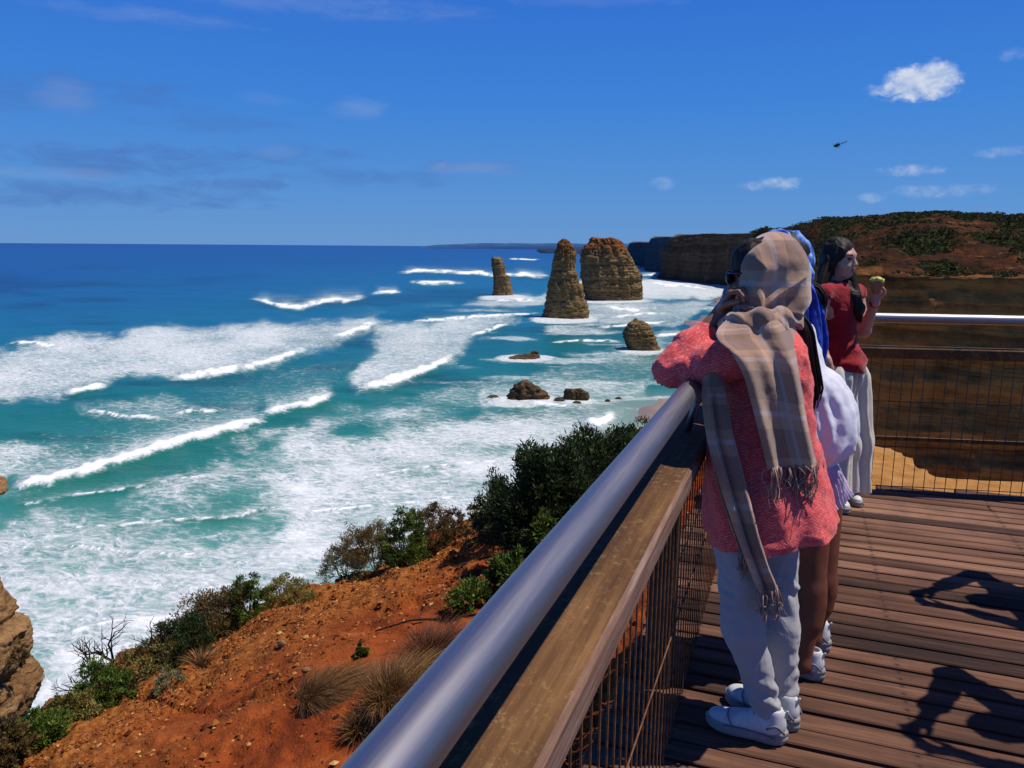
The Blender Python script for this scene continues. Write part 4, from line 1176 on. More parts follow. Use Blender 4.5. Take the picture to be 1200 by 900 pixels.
M['joist'] = wood('bearer_timber', (0.03, 0.018, 0.012), (0.07, 0.04, 0.026), (0.13, 0.08, 0.055), 1).m
bmat = wood('weathered_rail_timber', (0.026, 0.012, 0.005), (0.115, 0.052, 0.017), (0.25, 0.125, 0.045), 1, tint=.2, lichen=(0.30, 0.19, 0.065))
# silvered, reddish arris on the side facing the deck
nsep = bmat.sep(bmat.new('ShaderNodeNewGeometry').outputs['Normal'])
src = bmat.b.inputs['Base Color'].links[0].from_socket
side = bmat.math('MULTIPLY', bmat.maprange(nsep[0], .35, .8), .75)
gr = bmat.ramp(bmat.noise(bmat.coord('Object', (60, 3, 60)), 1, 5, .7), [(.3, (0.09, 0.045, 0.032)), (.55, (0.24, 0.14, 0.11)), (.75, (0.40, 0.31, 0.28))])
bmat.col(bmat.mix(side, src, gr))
M['beam'] = bmat.m
m = NT('brushed_steel', .34, .5); m.b.inputs['Metallic'].default_value = 1.0
gn = m.noise(m.coord('Object', (40, 2, 40)), 1, 4, .6); gs = m.noise(m.coord('Object', (6, 6, 6)), 2, 6, .7)
m.col(m.ramp(gs, [(.3, (0.30, 0.285, 0.31)), (.7, (0.31, 0.295, 0.32))])); m.set(m.b.inputs['Roughness'], m.maprange(m.noise(m.coord('Object', (160, 4, 160)), 1.0, 5, .7), .35, .65, .44, .50)); m.nor(m.bump(m.noise(m.coord('Object', (260, 40, 260)), 1.0, 4, .7), .02, .0003))
M['steel'] = m.m
m = NT('rusty_wire', .75, .3); m.b.inputs['Metallic'].default_value = .3
m.col(m.ramp(m.noise(m.coord('Object', (20, 20, 20)), 2, 5, .7), [(.3, (0.07, 0.026, 0.010)), (.6, (0.24, 0.095, 0.034))]))
M['rust'] = m.m
m = NT('dark_wire', .6, .4); m.b.inputs['Metallic'].default_value = .4
m.col((0.035, 0.028, 0.024)); M['wire'] = m.m

platform = empty('viewing_platform', (1.2, 2.2, 0))
tag(platform, 'weathered brown timber viewing platform with narrow deck boards', 'viewing platform')
FA, FD = np.array([0.5, 5.44]), np.array([.979, .205])
def far_y(x): return FA[1] + (x - FA[0]) * FD[1] / FD[0]
def far_x(y): return FA[0] + (y - FA[1]) * FD[0] / FD[1]
rng = np.random.default_rng(77)
mb = MB()
y = -2.2; pitch_ = .105
while y < 6.4:
    y0, y1 = y, y + pitch_ - .014 - rng.uniform(0, .006)
    x0 = -.53 + rng.uniform(-.012, .012)
    if y1 > far_y(-.5) + .10: x0 = max(x0, far_x(y1 - .10))
    x1 = 4.2
    joint = rng.uniform(.9, 3.4)
    dz = rng.normal(0, .0012)
    cuts = [x0, joint, x1] if x0 < joint < x1 and rng.random() < .35 else [x0, x1]
    for a, b_ in zip(cuts[:-1], cuts[1:]):
        if b_ - a < .06: continue
        # boards dished and worn: 14 slices along
        mb.box((a + .0015, y0, -.034), (b_ - .0015, y1, dz), bevel=.0045, tint=float(np.clip(rng.normal(.5, .2), 0, 1)))
    y += pitch_
mb.build('deck_board', M['deck'], platform)
mb = MB()
for x in (-.30, .45, 1.2, 1.95, 2.7, 3.5): mb.box((x - .035, -2.2, -.20), (x + .035, far_y(x) - .05, -.036))
mb.build('bearer', M['joist'], platform)
for x in (-.12, 1.6, 3.3):
    for yy in (-.8, 1.6, 4.2):
        z0 = drop(x, yy)[2]
        mb = MB(); mb.box((x - .055, yy - .055, z0 - .15), (x + .055, yy + .055, -.202)); mb.build('stump_post', M['joist'], platform)

def railing(label, origin, d, length, beams, posts, tube_z, tube_off, beam_lo, beam_hi, beam_off, mesh_off, mesh_z, wire_pitch, hz, extra=None, wmat='rust', wr=.0022):
    """origin: deck point, d: unit run direction; offsets run to the right of d"""
    d = np.array([d[0], d[1], 0]); s = np.array([d[1], -d[0], 0])
    root = empty('railing', (origin[0], origin[1], 0))
    tag(root, label, 'railing', 'railings round the viewing platform')
    Mx = np.eye(4); Mx[:3, 0], Mx[:3, 1], Mx[:3, 2] = s, d, UP; Mx[:3, 3] = [origin[0], origin[1], 0]
    P = lambda o, t, z: np.array([origin[0], origin[1], 0]) + s * o + d * t + UP * z
    mb = MB(); mb.tube([P(tube_off, 0, tube_z), P(tube_off, length, tube_z)], .0318, 28, dense=30)
    t_ = mb.build('top_rail', M['steel'], root, smooth=True)
    for a, b_ in beams:
        mb = MB(); mb.box((beam_off[0], a, beam_lo), (beam_off[1], b_, beam_hi), Mx, bevel=.009)
        mb.build('timber_rail', M['beam'], root)
    mb = MB()
    n = int(length / wire_pitch)
    for k in range(n + 1):
        t = k * wire_pitch
        mb.tube([P(mesh_off, t, mesh_z[0]), P(mesh_off, t, mesh_z[1])], wr, 5, cap=False)
    for z in hz: mb.tube([P(mesh_off + 2 * wr, 0, z), P(mesh_off + 2 * wr, length, z)], wr, 5, cap=False)
    mb.build('mesh_panel', M[wmat], root, smooth=True)
    for t in posts:
        mb = MB(); w = .045
        c = (beam_off[0] + beam_off[1]) / 2 - .03
        mb.box((c - w, t - w, -.25), (c + w, t + w, beam_lo - .002), Mx, bevel=.006)
        mb.build('post', M['joist'], root)
        mb = MB(); mb.tube([P((tube_off * .6 + c * .4), t, beam_hi - .01), P(tube_off, t, tube_z - .02)], .011, 10)
        mb.build('bracket', M['steel'], root, smooth=True)
    if extra:
        mb = MB(); mb.box(extra[0], extra[1], Mx, bevel=.006); mb.build('bottom_rail', M['beam'], root)
    return root
railing('near railing with a fat steel handrail over a lichen-stained timber beam, women lean on it', (-.262, -.55), (0, 1), far_y(-.30) + .55 - .02, [(0, 3.93), (3.94, far_y(-.35) + .5)], (.15, 3.18, 5.35), 1.15, -.030, .885, .955, (-.205, .007), -.035, (-.04, .884), .068, (-.02, .42, .86), wr=.0026)
fo = np.array([-.25, far_y(-.25)])
railing('far railing across the end of the platform, shiny steel bar above dark timber and mesh', fo, FD, 4.6, [(.02, 4.6)], (.05, 2.25, 4.2), 1.14, .0, .885, .958, (-.05, .055), .01, (.0, .884), .066, (.03, .30, .60), extra=((-.03, .02, .335), (.005, 4.58, .360)), wmat='wire', wr=.0026)

# weeds growing up through the gap beside the near railing
for i, (x, y_, h_, lb) in enumerate([(-.62, 1.75, .62, 'yellow-flecked weed under the beam, nearest the bottom edge'), (-.66, 2.25, .66, 'yellow-flecked weed below the beam, second from the bottom edge'), (-.64, 2.75, .55, 'green weed behind the wire mesh before the pink tunic'),
                                     (-.42, 2.15, .9, 'thin pale weed threading up beside the wire mesh by the near shoe'), (-.42, 2.65, .86, 'pale stalky weed by the mesh at knee height behind the near shoe')]):
    b = drop(x, y_)
    shrub('weed', lb, b, .16 if x < -.5 else .07, (h_ + (-b[2] - .85)), 60, 22, .022, M['leaf_flower'], 60 + i, cat='weed', stems=10)
for i, (x, y_, r_, h_, lb) in enumerate([][:0] and [(2.75, 7.5, .85, .80, 'dark low bush in shade behind the far railing, right of the sand patch'), (3.7, 7.1, .85, .9, 'dark bush behind the far railing nearest the right edge'), (2.1, 8.4, .7, .55, 'low dark bush above the lit sand patch behind the far mesh')]):
    shrub('shrub', lb, drop(x, y_), r_, h_, 330, 30, .07, M['leaf_black'], 80 + i)

# ================================================================== helicopter
hp = at(982, 170, 650.0)
hroot = empty('helicopter', hp); tag(hroot, 'tiny dark sightseeing helicopter flying high above the bluff', 'helicopter')
hf = -RH * .93 + FH * .2 - UP * .28; hf /= np.linalg.norm(hf)
hs_ = np.cross(hf, UP); hs_ /= np.linalg.norm(hs_); hu = np.cross(hs_, hf)
HM = np.stack([hf, hs_, hu], 1)
L3 = lambda x, y, z: hp + HM @ np.array([x, y, z])
m = NT('helicopter_paint', .35, .5); m.col((0.006, 0.008, 0.03)); M['heli'] = m.m
m = NT('helicopter_glass', .1, .6); m.col((0.01, 0.012, 0.02)); M['hglass'] = m.m
Bd = Body(.5).ell(L3(1.0, 0, 0), (2.4, 1.05, 1.2), HM).ell(L3(-.6, 0, .55), (1.6, .7, .7), HM).cap(L3(-1.5, 0, .35), L3(-6.6, 0, .6), .42, .2).cap(L3(-6.3, 0, .5), L3(-7.1, 0, 1.9), .26, .16)
link('fuselage', Bd.mesh('fuselage', .14), M['heli'], hroot)
link('canopy', Body(.3).ell(L3(2.1, 0, .15), (1.45, .92, .85), HM).mesh('canopy', .12), M['hglass'], hroot)
mb = MB(); mb.tube([L3(-.1, 0, 1.0), L3(-.1, 0, 1.75)], .12, 8); mb.build('mast', M['heli'], hroot)
for k in range(3):
    a = .7 + k * 2 * pi / 3
    mb = MB(); mb.tube([L3(-.1 + .3 * cos(a), .3 * sin(a), 1.75), L3(-.1 + 5 * cos(a), 5 * sin(a), 1.72)], [.11, .07], 6); mb.build('rotor_blade', M['heli'], hroot)
for s in (-1, 1):
    mb = MB(); mb.tube([L3(2.2, s * 1.0, -1.55), L3(1.9, s * 1.0, -1.75), L3(-1.4, s * 1.0, -1.75)], .08, 6)
    mb.tube([L3(1.3, s * .5, -.7), L3(1.3, s * 1.0, -1.75)], .06, 6); mb.tube([L3(-.8, s * .5, -.6), L3(-.8, s * 1.0, -1.75)], .06, 6)
    mb.build('landing_skid', M['heli'], hroot)
mb = MB(); mb.tube([L3(-7.0, .3, .2), L3(-6.9, .3, 1.5)], .07, 6); mb.build('tail_rotor', M['heli'], hroot)

# ================================================================== people
def cloth(name, base, shade, rough=.85, weave=700, wrinkle=.25, sheen=.25, trans=0.0):
    m = NT(name, rough, .12)
    g = m.coord('Object')
    n = m.noise(g, 7, 5, .6); f = m.noise(g, weave, 2, .6)
    c = m.mix(m.math('MULTIPLY', n, .7), base, shade)
    c = m.mix(m.maprange(f, .35, .65, 0, .25), c, shade)
    m.col(c)
    m.b.inputs['Sheen Weight'].default_value = sheen
    b = m.bump(f, .25, .001); b = m.bump(m.noise(m.coord('Object', (1, 1, .6)), 22, 4, .6, .6), wrinkle, .012, b); m.nor(b)
    if trans: m.translucent(c, trans)
    return m
def skin(name, a, b):
    m = NT(name, .5, .35)
    g = m.coord('Object')
    m.col(m.mix(m.maprange(m.noise(g, 16, 5, .65), .3, .7), a, b))
    m.b.inputs['Subsurface Weight'].default_value = .06
    m.b.inputs['Subsurface Radius'].default_value = (.01, .004, .002)
    m.nor(m.bump(m.noise(g, 260, 3, .6), .12, .001))
    return m.m
def hair_mat(name, a, b):
    m = NT(name, .42, .5)
    s = m.noise(m.coord('Object', (90, 90, 9)), 1.0, 4, .65, .4)
    m.col(m.ramp(s, [(.3, a), (.7, b)])); m.nor(m.bump(s, .5, .003)); m.b.inputs['Roughness'].default_value = .58; m.b.inputs['Specular IOR Level'].default_value = .22; return m.m
M['skin_tan'] = skin('tan_skin', (0.21, 0.095, 0.055), (0.29, 0.135, 0.08))
M['skin_brown'] = skin('brown_skin', (0.135, 0.042, 0.020), (0.185, 0.060, 0.030))
M['skin_fair'] = skin('fair_skin', (0.46, 0.25, 0.17), (0.54, 0.31, 0.22))
M['hair'] = hair_mat('black_hair', (0.006, 0.004, 0.004), (0.028, 0.018, 0.014))
M['jeans'] = cloth('pale_denim', (0.385, 0.37, 0.375), (0.29, 0.28, 0.29), weave=420, wrinkle=.3).m
M['white'] = cloth('white_cotton', (0.78, 0.78, 0.86), (0.68, 0.68, 0.78), wrinkle=.22, trans=.1).m
M['lilac'] = cloth('lilac_pleats', (0.56, 0.46, 0.62), (0.44, 0.34, 0.50), wrinkle=.3, trans=.15).m
M['red'] = cloth('red_crepe', (0.33, 0.008, 0.014), (0.23, 0.006, 0.010), wrinkle=.5).m
M['cream'] = cloth('cream_linen', (0.64, 0.59, 0.51), (0.52, 0.47, 0.40), wrinkle=.4).m
M['navy'] = cloth('navy_cotton', (0.03, 0.04, 0.09), (0.02, 0.03, 0.06)).m
M['grey'] = cloth('grey_marl', (0.22, 0.22, 0.23), (0.16, 0.16, 0.17)).m
M['rose'] = cloth('rose_knit', (0.50, 0.20, 0.20), (0.38, 0.13, 0.14)).m
m = NT('white_leather', .5, .35); g = m.coord('Object')
m.col(m.ramp(m.noise(g, 30, 5, .6), [(.3, (0.44, 0.44, 0.45)), (.7, (0.62, 0.62, 0.61))])); m.nor(m.bump(m.noise(g, 160, 3, .6), .2, .001)); M['shoe'] = m.m
m = NT('white_rubber', .6, .3); g = m.coord('Object'); m.col(m.ramp(m.noise(g, 24, 6, .7), [(.3, (0.17, 0.16, 0.15)), (.65, (0.32, 0.31, 0.29))])); M['sole'] = m.m
m = NT('shoe_trim', .6, .3); m.col((0.16, 0.16, 0.18)); M['trim'] = m.m
m = NT('smoked_lens', .08, .6); m.col((0.006, 0.006, 0.010)); M['lens'] = m.m
m = NT('eye', .15, .6); m.col((0.010, 0.007, 0.006)); M['eye'] = m.m
m = NT('lip', .4, .4); m.col((0.36, 0.085, 0.075)); M['lip'] = m.m
# coral print: small pale chevrons on coral
m = NT('coral_print', .85, .12); g = m.coord('Object')
sx = m.sep(g)
pu = m.math('MULTIPLY', m.math('ADD', m.math('MULTIPLY', sx[0], .8), m.math('MULTIPLY', sx[1], .75)), 95)
zig = m.math('MULTIPLY', m.math('PINGPONG', pu, 1.0), .9)
row = m.math('FRACT', m.math('ADD', m.math('MULTIPLY', sx[2], 112), m.math('ADD', zig, m.math('MULTIPLY', m.noise(g, 30, 3), 1.1))))
brk = m.maprange(m.noise(g, 95, 3, .7), .42, .58)
pat = m.math('MULTIPLY', m.math('MULTIPLY', m.maprange(row, .1, .3), m.maprange(row, .75, .5)), brk)
n = m.noise(g, 8, 4, .6)
c = m.mix(pat, m.mix(n, (0.64, 0.062, 0.062), (0.74, 0.10, 0.092)), (0.76, 0.235, 0.22))
m.col(c); m.b.inputs['Sheen Weight'].default_value = .15
m.nor(m.bump(m.noise(m.coord('Object', (1, 1, .6)), 24, 4, .6, .6), .5, .012, m.bump(m.noise(g, 500, 2), .2, .001)))
M['coral'] = m.m
def plaid(name, uvmode):
    m = NT(name, .95, .08)
    if uvmode: 
        c = m.new('ShaderNodeUVMap'); c.uv_map = 'UVMap'; v = c.outputs[0]
        s = m.sep(v); a, b = s[0], s[1]
    else:
        s = m.sep(m.coord('Object')); a = m.math('ADD', m.math('MULTIPLY', s[0], .9), m.math('MULTIPLY', s[1], .5)); b = s[2]
    g = m.coord('Object')
    def stripe(x, period, w, off):
        f = m.math('ABSOLUTE', m.math('SUBTRACT', m.math('FRACT', m.math('ADD', m.math('DIVIDE', x, period), off)), .5))
        return m.maprange(f, w + .02, w)
    base = m.mix(m.noise(g, 9, 4, .6), (0.46, 0.255, 0.155), (0.57, 0.345, 0.215))
    w1_, w2_ = stripe(a, .17, .26, .1), stripe(b, .17, .26, .35)
    base = m.mix(m.math('MULTIPLY', m.math('ADD', w1_, w2_), .46), base, (0.215, 0.125, 0.085))
    l1, l2 = stripe(a, .17, .035, .6), stripe(b, .17, .035, .85)
    base = m.mix(m.math('MULTIPLY', m.math('MAXIMUM', l1, l2), .36), base, (0.58, 0.48, 0.48))
    f = m.noise(g, 420, 2, .7)
    base = m.mix(m.maprange(f, .35, .65, 0, .3), base, (0.20, 0.13, 0.10))
    m.col(base); m.b.inputs['Sheen Weight'].default_value = .5; m.b.inputs['Sheen Roughness'].default_value = .5
    m.nor(m.bump(m.noise(g, 26, 4, .6), .35, .008, m.bump(f, .4, .0015)))
    return m.m
M['plaid'] = plaid('plaid_wool', True); M['plaid_hood'] = plaid('plaid_wool_hood', False)
m = NT('plaid_fringe', .95, .08); m.col(m.ramp(m.attr('tint'), [(0, (0.22, 0.13, 0.10)), (1, (0.46, 0.32, 0.25))])); M['fringe'] = m.m
m = NT('blue_scarf_silk', .55, .3); g = m.coord('Object')
wv_ = m.noise(m.coord('Object', (1, 1, .5)), 9, 5, .65, 1.2)
m.col(m.ramp(wv_, [(.30, (0.010, 0.030, 0.22)), (.46, (0.03, 0.09, 0.42)), (.56, (0.22, 0.42, 0.78)), (.66, (0.72, 0.80, 0.90))])); m.nor(m.bump(m.noise(g, 20, 4, .6), .4, .01)); M['blue'] = m.m
m = NT('deep_blue_scarf_silk', .55, .3); g = m.coord('Object')
m.col(m.ramp(m.noise(g, 14, 4, .65, 1.0), [(.3, (0.008, 0.018, 0.16)), (.6, (0.025, 0.07, 0.46)), (.75, (0.12, 0.22, 0.66))])); m.nor(m.bump(m.noise(g, 20, 4, .6), .4, .01)); M['blue2'] = m.m

def frame3(f, tilt=0.0):
    """columns: forward, left, up"""
    f = np.array(f, float); f /= np.linalg.norm(f)
    l = np.cross(UP, f); l /= np.linalg.norm(l)
    u = np.cross(f, l)
    return np.stack([f, l, u], 1)
def add_head(B, c, F, s=1.0, nose=1.0):
    q = lambda x, y, z: c + F @ (np.array([x, y, z]) * s)
    e = lambda p, r, k=.012: B.ell(q(*p), np.array(r) * s, F, k * s)
    e((-.012, 0, .030), (.094, .074, .088))
    e((.028, 0, -.030), (.062, .060, .078), .02)
    e((.050, 0, -.082), (.034, .036, .030), .02)           # chin
    e((.066, 0, .030), (.026, .056, .022), .015)           # brow
    e((.050, .034, -.035), (.030, .026, .026), .015); e((.050, -.034, -.035), (.030, .026, .026), .015)
    B.cap(q(.084, 0, .012), q(.104 , 0, -.024), .008 * s, .012 * s, .010 * s)
    e((.098, .010, -.028), (.010, .008, .008), .006); e((.098, -.010, -.028), (.010, .008, .008), .006)
    e((.083, 0, -.054), (.013, .022, .008), .008); e((.080, 0, -.066), (.012, .019, .008), .008)
    for sd_ in (1, -1):
        B.cut(q(.092, .031 * sd_, .008), np.array([.014, .016, .009]) * s, F, .008)
        e((-.008, .076 * sd_, -.010), (.020, .010, .032), .008)
    return q
def face_bits(root, q, F, s=1.0):
    for sd_ in (1, -1):
        link('eye', Body(.002).ell(q(.074, .031 * sd_, .008), np.array([.012, .014, .008]) * s, F).mesh('eye', .003), M['eye'], root)
        mb = MB(); mb.tube([q(.083, .014 * sd_, .028), q(.088, .032 * sd_, .033), q(.074, .050 * sd_, .026)], np.array([.0035, .004, .002]) * s, 6, dense=8)
        mb.build('eyebrow', M['hair'], root, smooth=True)
    link('lips', Body(.004).ell(q(.092, 0, -.055), np.array([.006, .021, .006]) * s, F).ell(q(.089, 0, -.065), np.array([.007, .018, .006]) * s, F).mesh('lips', .002), M['lip'], root)
def add_hand(B, w, d, n, curl=1.0, s=1.0, side=1, spread=1.0, thumb_in=.5):
    """w wrist, d hand direction, n palm normal (fingers curl towards n)"""
    d = np.array(d, float); d /= np.linalg.norm(d)
    n = np.array(n, float); n -= d * (n @ d); n /= np.linalg.norm(n)
    t = np.cross(d, n) * side
    Mx = np.stack([d, t, n], 1)
    B.ell(w + d * .045 * s, np.array([.050, .038, .015]) * s, Mx, .012)
    B.cap(w - d * .02 * s, w + d * .03 * s, .023 * s, .024 * s, .015)
    for i, (off, ln, r) in enumerate(((.028, .072, .0088), (.010, .080, .0092), (-.008, .075, .0088), (-.026, .060, .0078))):
        p = w + d * .085 * s + t * off * s
        a = 0
        pts = [w + d * .06 * s + t * off * .85 * s, p]
        dd = d + t * off * 3.0 * spread
        for j, fr in enumerate((.45, .32, .23)):
            a += curl * (.75, .85, .6)[j]
            p = p + (dd * cos(a) + n * sin(a)) * ln * fr * s
            pts.append(p)
        B.chain(pts, [r * s * 1.05, r * s, r * s * .95, r * s * .88, r * s * .72], .003)
    b0 = w + d * .022 * s + t * .026 * s
    b1 = b0 + (d * .7 + t * (.75 - .4 * thumb_in) + n * .25) * .034 * s
    b2 = b1 + (d * .75 + t * (.25 - .7 * thumb_in) + n * .65) * .028 * s
    b3 = b2 + (d * .6 - t * .5 * thumb_in + n * .7) * .022 * s
    B.chain([b0, b1, b2, b3], [.014 * s, .0115 * s, .0105 * s, .008 * s], .004)
def shoe(root, heel, toe, style='sneaker', mat='shoe'):
    heel, toe = np.array(heel, float), np.array(toe, float)
    heel[2] = toe[2] = 0.001
    d = toe - heel; Ln = np.linalg.norm(d); d /= Ln
    t = np.cross(UP, d); F = np.stack([d, t, UP], 1); s = Ln / .26
    q = lambda x, y, z: heel + F @ (np.array([x, y, z]) * s)
    B = Body(.02)
    B.ell(q(.045, 0, .058), np.array([.042, .034, .045]) * s, F).ell(q(.105, 0, .048), np.array([.085, .037, .040]) * s, F).ell(q(.190, 0, .040), np.array([.068, .041, .030]) * s, F)
    if style == 'sneaker':
        B.cap(q(.048, 0, .07), q(.045, 0, .100), .034 * s, .033 * s).cap(q(.10, 0, .075), q(.085, 0, .112), .020 * s, .016 * s)
        B.cap(q(.012, 0, .095), q(.002, 0, .118), .006 * s, .005 * s, .004)
        B.cut(q(.052, 0, .135), np.array([.030, .024, .045]) * s, F)
    else:
        B.cut(q(.07, 0, .11), np.array([.060, .028, .045]) * s, F)
    o = link('shoe', B.mesh('shoe', .005 * s), M[mat], root)
    # sole from an outline
    xs = np.array([.0, .012, .045, .09, .135, .18, .22, .25, .262]); ws = np.array([.0, .026, .035, .033, .037, .043, .040, .026, .0])
    xx = np.concatenate([np.linspace(0, .262, 26)]); wv = np.interp(xx, xs, ws)
    wv = np.sqrt(np.clip(wv, 0, 1) * np.convolve(np.pad(wv, 2, mode='edge'), np.ones(5) / 5, 'valid'))
    ring = [(x, w) for x, w in zip(xx, wv)] + [(x, -w) for x, w in zip(xx[-2:0:-1], wv[-2:0:-1])]
    ring = np.array(ring)
    lay = [(.95, 0.0), (1.01, .004), (1.05, .012), (1.03, .016), (1.03, .022), (1.05, .026), (1.04, .036), (.97, .039), (.5, .039), (.02, .039)]
    V = []
    c0 = np.array([.13, 0])
    for k, z in [(.02, 0.0)] + lay:
        for p in ring:
            x, y_ = c0 + (p - c0) * k
            V.append(q(x, y_, z + (.010 * max(0, 1 - x / .09) if z > .01 else 0)))
    so = link('sole', mesh_np('sole', np.array(V), grid_faces(len(lay) + 1, len(ring), closed_v=True), None, True), M['sole'], o)
    if style == 'sneaker':
        mb = MB()
        for k in range(4):
            x = .105 + .017 * k; z = .098 - .011 * k
            mb.tube([q(x, .022, z - .010), q(x + .004, 0, z), q(x, -.022, z - .010)], .0028 * s, 6, dense=7)
        mb.build('laces', M['sole'], o, smooth=True)
        mb = MB(); mb.tube([q(.165, .046, .032), q(.185, .036, .060), q(.190, .018, .069), q(.191, 0, .071), q(.190, -.018, .069), q(.185, -.036, .060), q(.165, -.046, .032)], .0022 * s, 6, dense=16)
        mb.build('toe_seam', M['trim'], o, smooth=True)
        mb = MB()
        for sd_ in (1, -1):
            mb = MB(); mb.tube([q(.004, .026 * sd_, .048), q(.030, .0365 * sd_, .074), q(.060, .0385 * sd_, .058)], .0045 * s, 6, dense=8)
            mb.build('trim', M['trim'], o, smooth=True)
            mb = MB(); mb.tube([q(.03, .038 * sd_, .030), q(.12, .040 * sd_, .036), q(.20, .046 * sd_, .034)], .0025 * s, 6, dense=8)
            mb.build('piping', M['trim'], o, smooth=True)
    return o
def loft(name, rows, mat, parent, nseg=96, nrow=90, fold=None, cutf=None, sup=2.2, noise=.006, nscale=.12, seed=0, thick=True):
    """rows ((left px, py), (right px, py), distance, half depth); elliptical sections"""
    R_ = []
    for (l, r, d, dr) in rows:
        A, Bp = at(*l, d), at(*r, d)
        R_.append(np.concatenate([(A + Bp) / 2, (Bp - A) / 2, FH * dr]))
    C = catmull(np.array(R_), nrow)
    th = np.linspace(0, 2 * pi, nseg, endpoint=False)
    ct, st_ = np.cos(th), np.sin(th)
    k = 1 / (np.abs(ct) ** sup + np.abs(st_) ** sup) ** (1 / sup)
    V = C[:, None, :3] + C[:, None, 3:6] * (ct * k)[None, :, None] + C[:, None, 6:9] * (st_ * k)[None, :, None]
    ctr = C[:, None, :3]
    out = V - ctr; out /= np.linalg.norm(out, axis=-1, keepdims=True) + 1e-9
    v = np.linspace(0, 1, nrow)[:, None]; T = th[None, :]
    dsp = noise * fbm(V / nscale, 4, seed, .55)
    if fold is not None: dsp = dsp + fold(v, T)
    V = V + out * dsp[..., None]
    Q = grid_faces(nrow, nseg, closed_v=True)
    VV = V.reshape(-1, 3)
    if cutf is not None:
        keep = ~cutf(VV)
        Q = Q[keep[Q].all(1)]
    me = mesh_np(name, VV, Q, None, True)
    bm = bmesh.new(); bm.from_mesh(me); bmesh.ops.delete(bm, geom=[x for x in bm.verts if not x.link_faces], context='VERTS'); bmesh.ops.recalc_face_normals(bm, faces=bm.faces); bm.to_mesh(me); bm.free()
    return link(name, me, mat, parent)
def sheet(name, left, right, mat, parent, nu=40, nv=70, bulge=0.0, folds=(), noise=.006, nscale=.1, seed=0, toward=None, hem=None):
    A = catmull(np.array([at(*p) for p in left]), nv); Bp = catmull(np.array([at(*p) for p in right]), nv)
    u = np.linspace(0, 1, nu)[:, None, None]; v = np.linspace(0, 1, nv)[None, :, None]
    V = A[None] * (1 - u) + Bp[None] * u
    nrm = -FH if toward is None else toward
    off = bulge * (1 - (2 * u - 1) ** 2)
    for (fr, am, ph, sk) in folds:
        off = off + am * np.sin(2 * pi * (fr * u + ph + sk * v)) * sstep(0, .25, v)
    off = off + noise * fbm(V / nscale, 4, seed)[..., None]
    V = V + nrm * off
    if hem is not None: V = V + hem(u, v)
    wdt = np.linalg.norm(Bp - A, axis=1).mean(); ln = np.linalg.norm(np.diff(A, axis=0), axis=1).sum()
    UVv = np.stack([np.broadcast_to(u[..., 0], (nu, nv)) * wdt * 1.15, np.broadcast_to(v[..., 0], (nu, nv)) * ln], -1)
    n_ = vnormals(V.reshape(-1, 3), grid_faces(nu, nv))
    th = .0035
    VV = np.concatenate([V.reshape(-1, 3) + n_ * th / 2, V.reshape(-1, 3) - n_ * th / 2])
    Qf = grid_faces(nu, nv); m_ = nu * nv
    Q = [Qf, Qf[:, ::-1] + m_]
    def edge(idx):
        idx = np.array(idx); return np.stack([idx[:-1], idx[1:], idx[1:] + m_, idx[:-1] + m_], 1)
    Q += [edge([i * nv for i in range(nu)])[:, ::-1], edge([i * nv + nv - 1 for i in range(nu)]), edge(range(nv)), edge([(nu - 1) * nv + k for k in range(nv)])[:, ::-1]]
    UVs = np.concatenate([UVv.reshape(-1, 2)] * 2)
    o = link(name, mesh_np(name, VV, np.concatenate(Q), None, True, None, UVs), mat, parent)
    return o, V
def fringe(edge, dirn, length, n, parent, seed, rad=.0016, out=None):
    rng = np.random.default_rng(seed)
    E = catmull(edge, n)
    mb = MB()
    for p in E:
        d = dirn + rng.normal(0, .10, 3); L_ = length * rng.uniform(.75, 1.15)
        w = rng.normal(0, .010, 3)
        mb.tube([p - dirn * .008, p + d * L_ * .33 + w, p + d * L_ * .66 - w * .6, p + d * L_ + w], [rad * 1.5, rad * 1.3, rad * 1.1, rad * .8], 5, tint=float(rng.uniform(0, 1)), dense=8)
    return mb.build('fringe', M['fringe'], parent, smooth=True)
def person_body(name, B, mat, label, h=.005, disp=None):
    me = B.mesh(name, h, disp)
    return tag(link(name, me, mat), label, 'person')
def strands(path, n, spread, rad, parent, seed, name='hair'):
    rng = np.random.default_rng(seed)
    P = catmull(np.array(path), 16)
    T, N, Bn = frames(P)
    mb = MB()
    for _ in range(n):
        a = rng.uniform(0, 2 * pi); r = spread * rng.uniform(0, 1) ** .5
        tp = np.interp(np.linspace(0, 1, 16), [0, .3, .8, 1], [.5, 1, 1, .35])[:, None] * r
        wob = rng.normal(0, .004, 3) * np.linspace(0, 1, 16)[:, None]
        k = int(rng.integers(12, 17))
        mb.tube((P + (N * cos(a) + Bn * sin(a)) * tp + wob)[:k], np.linspace(1, .35, k) * rad, 5)
    return mb.build(name, M['hair'], parent, smooth=True)

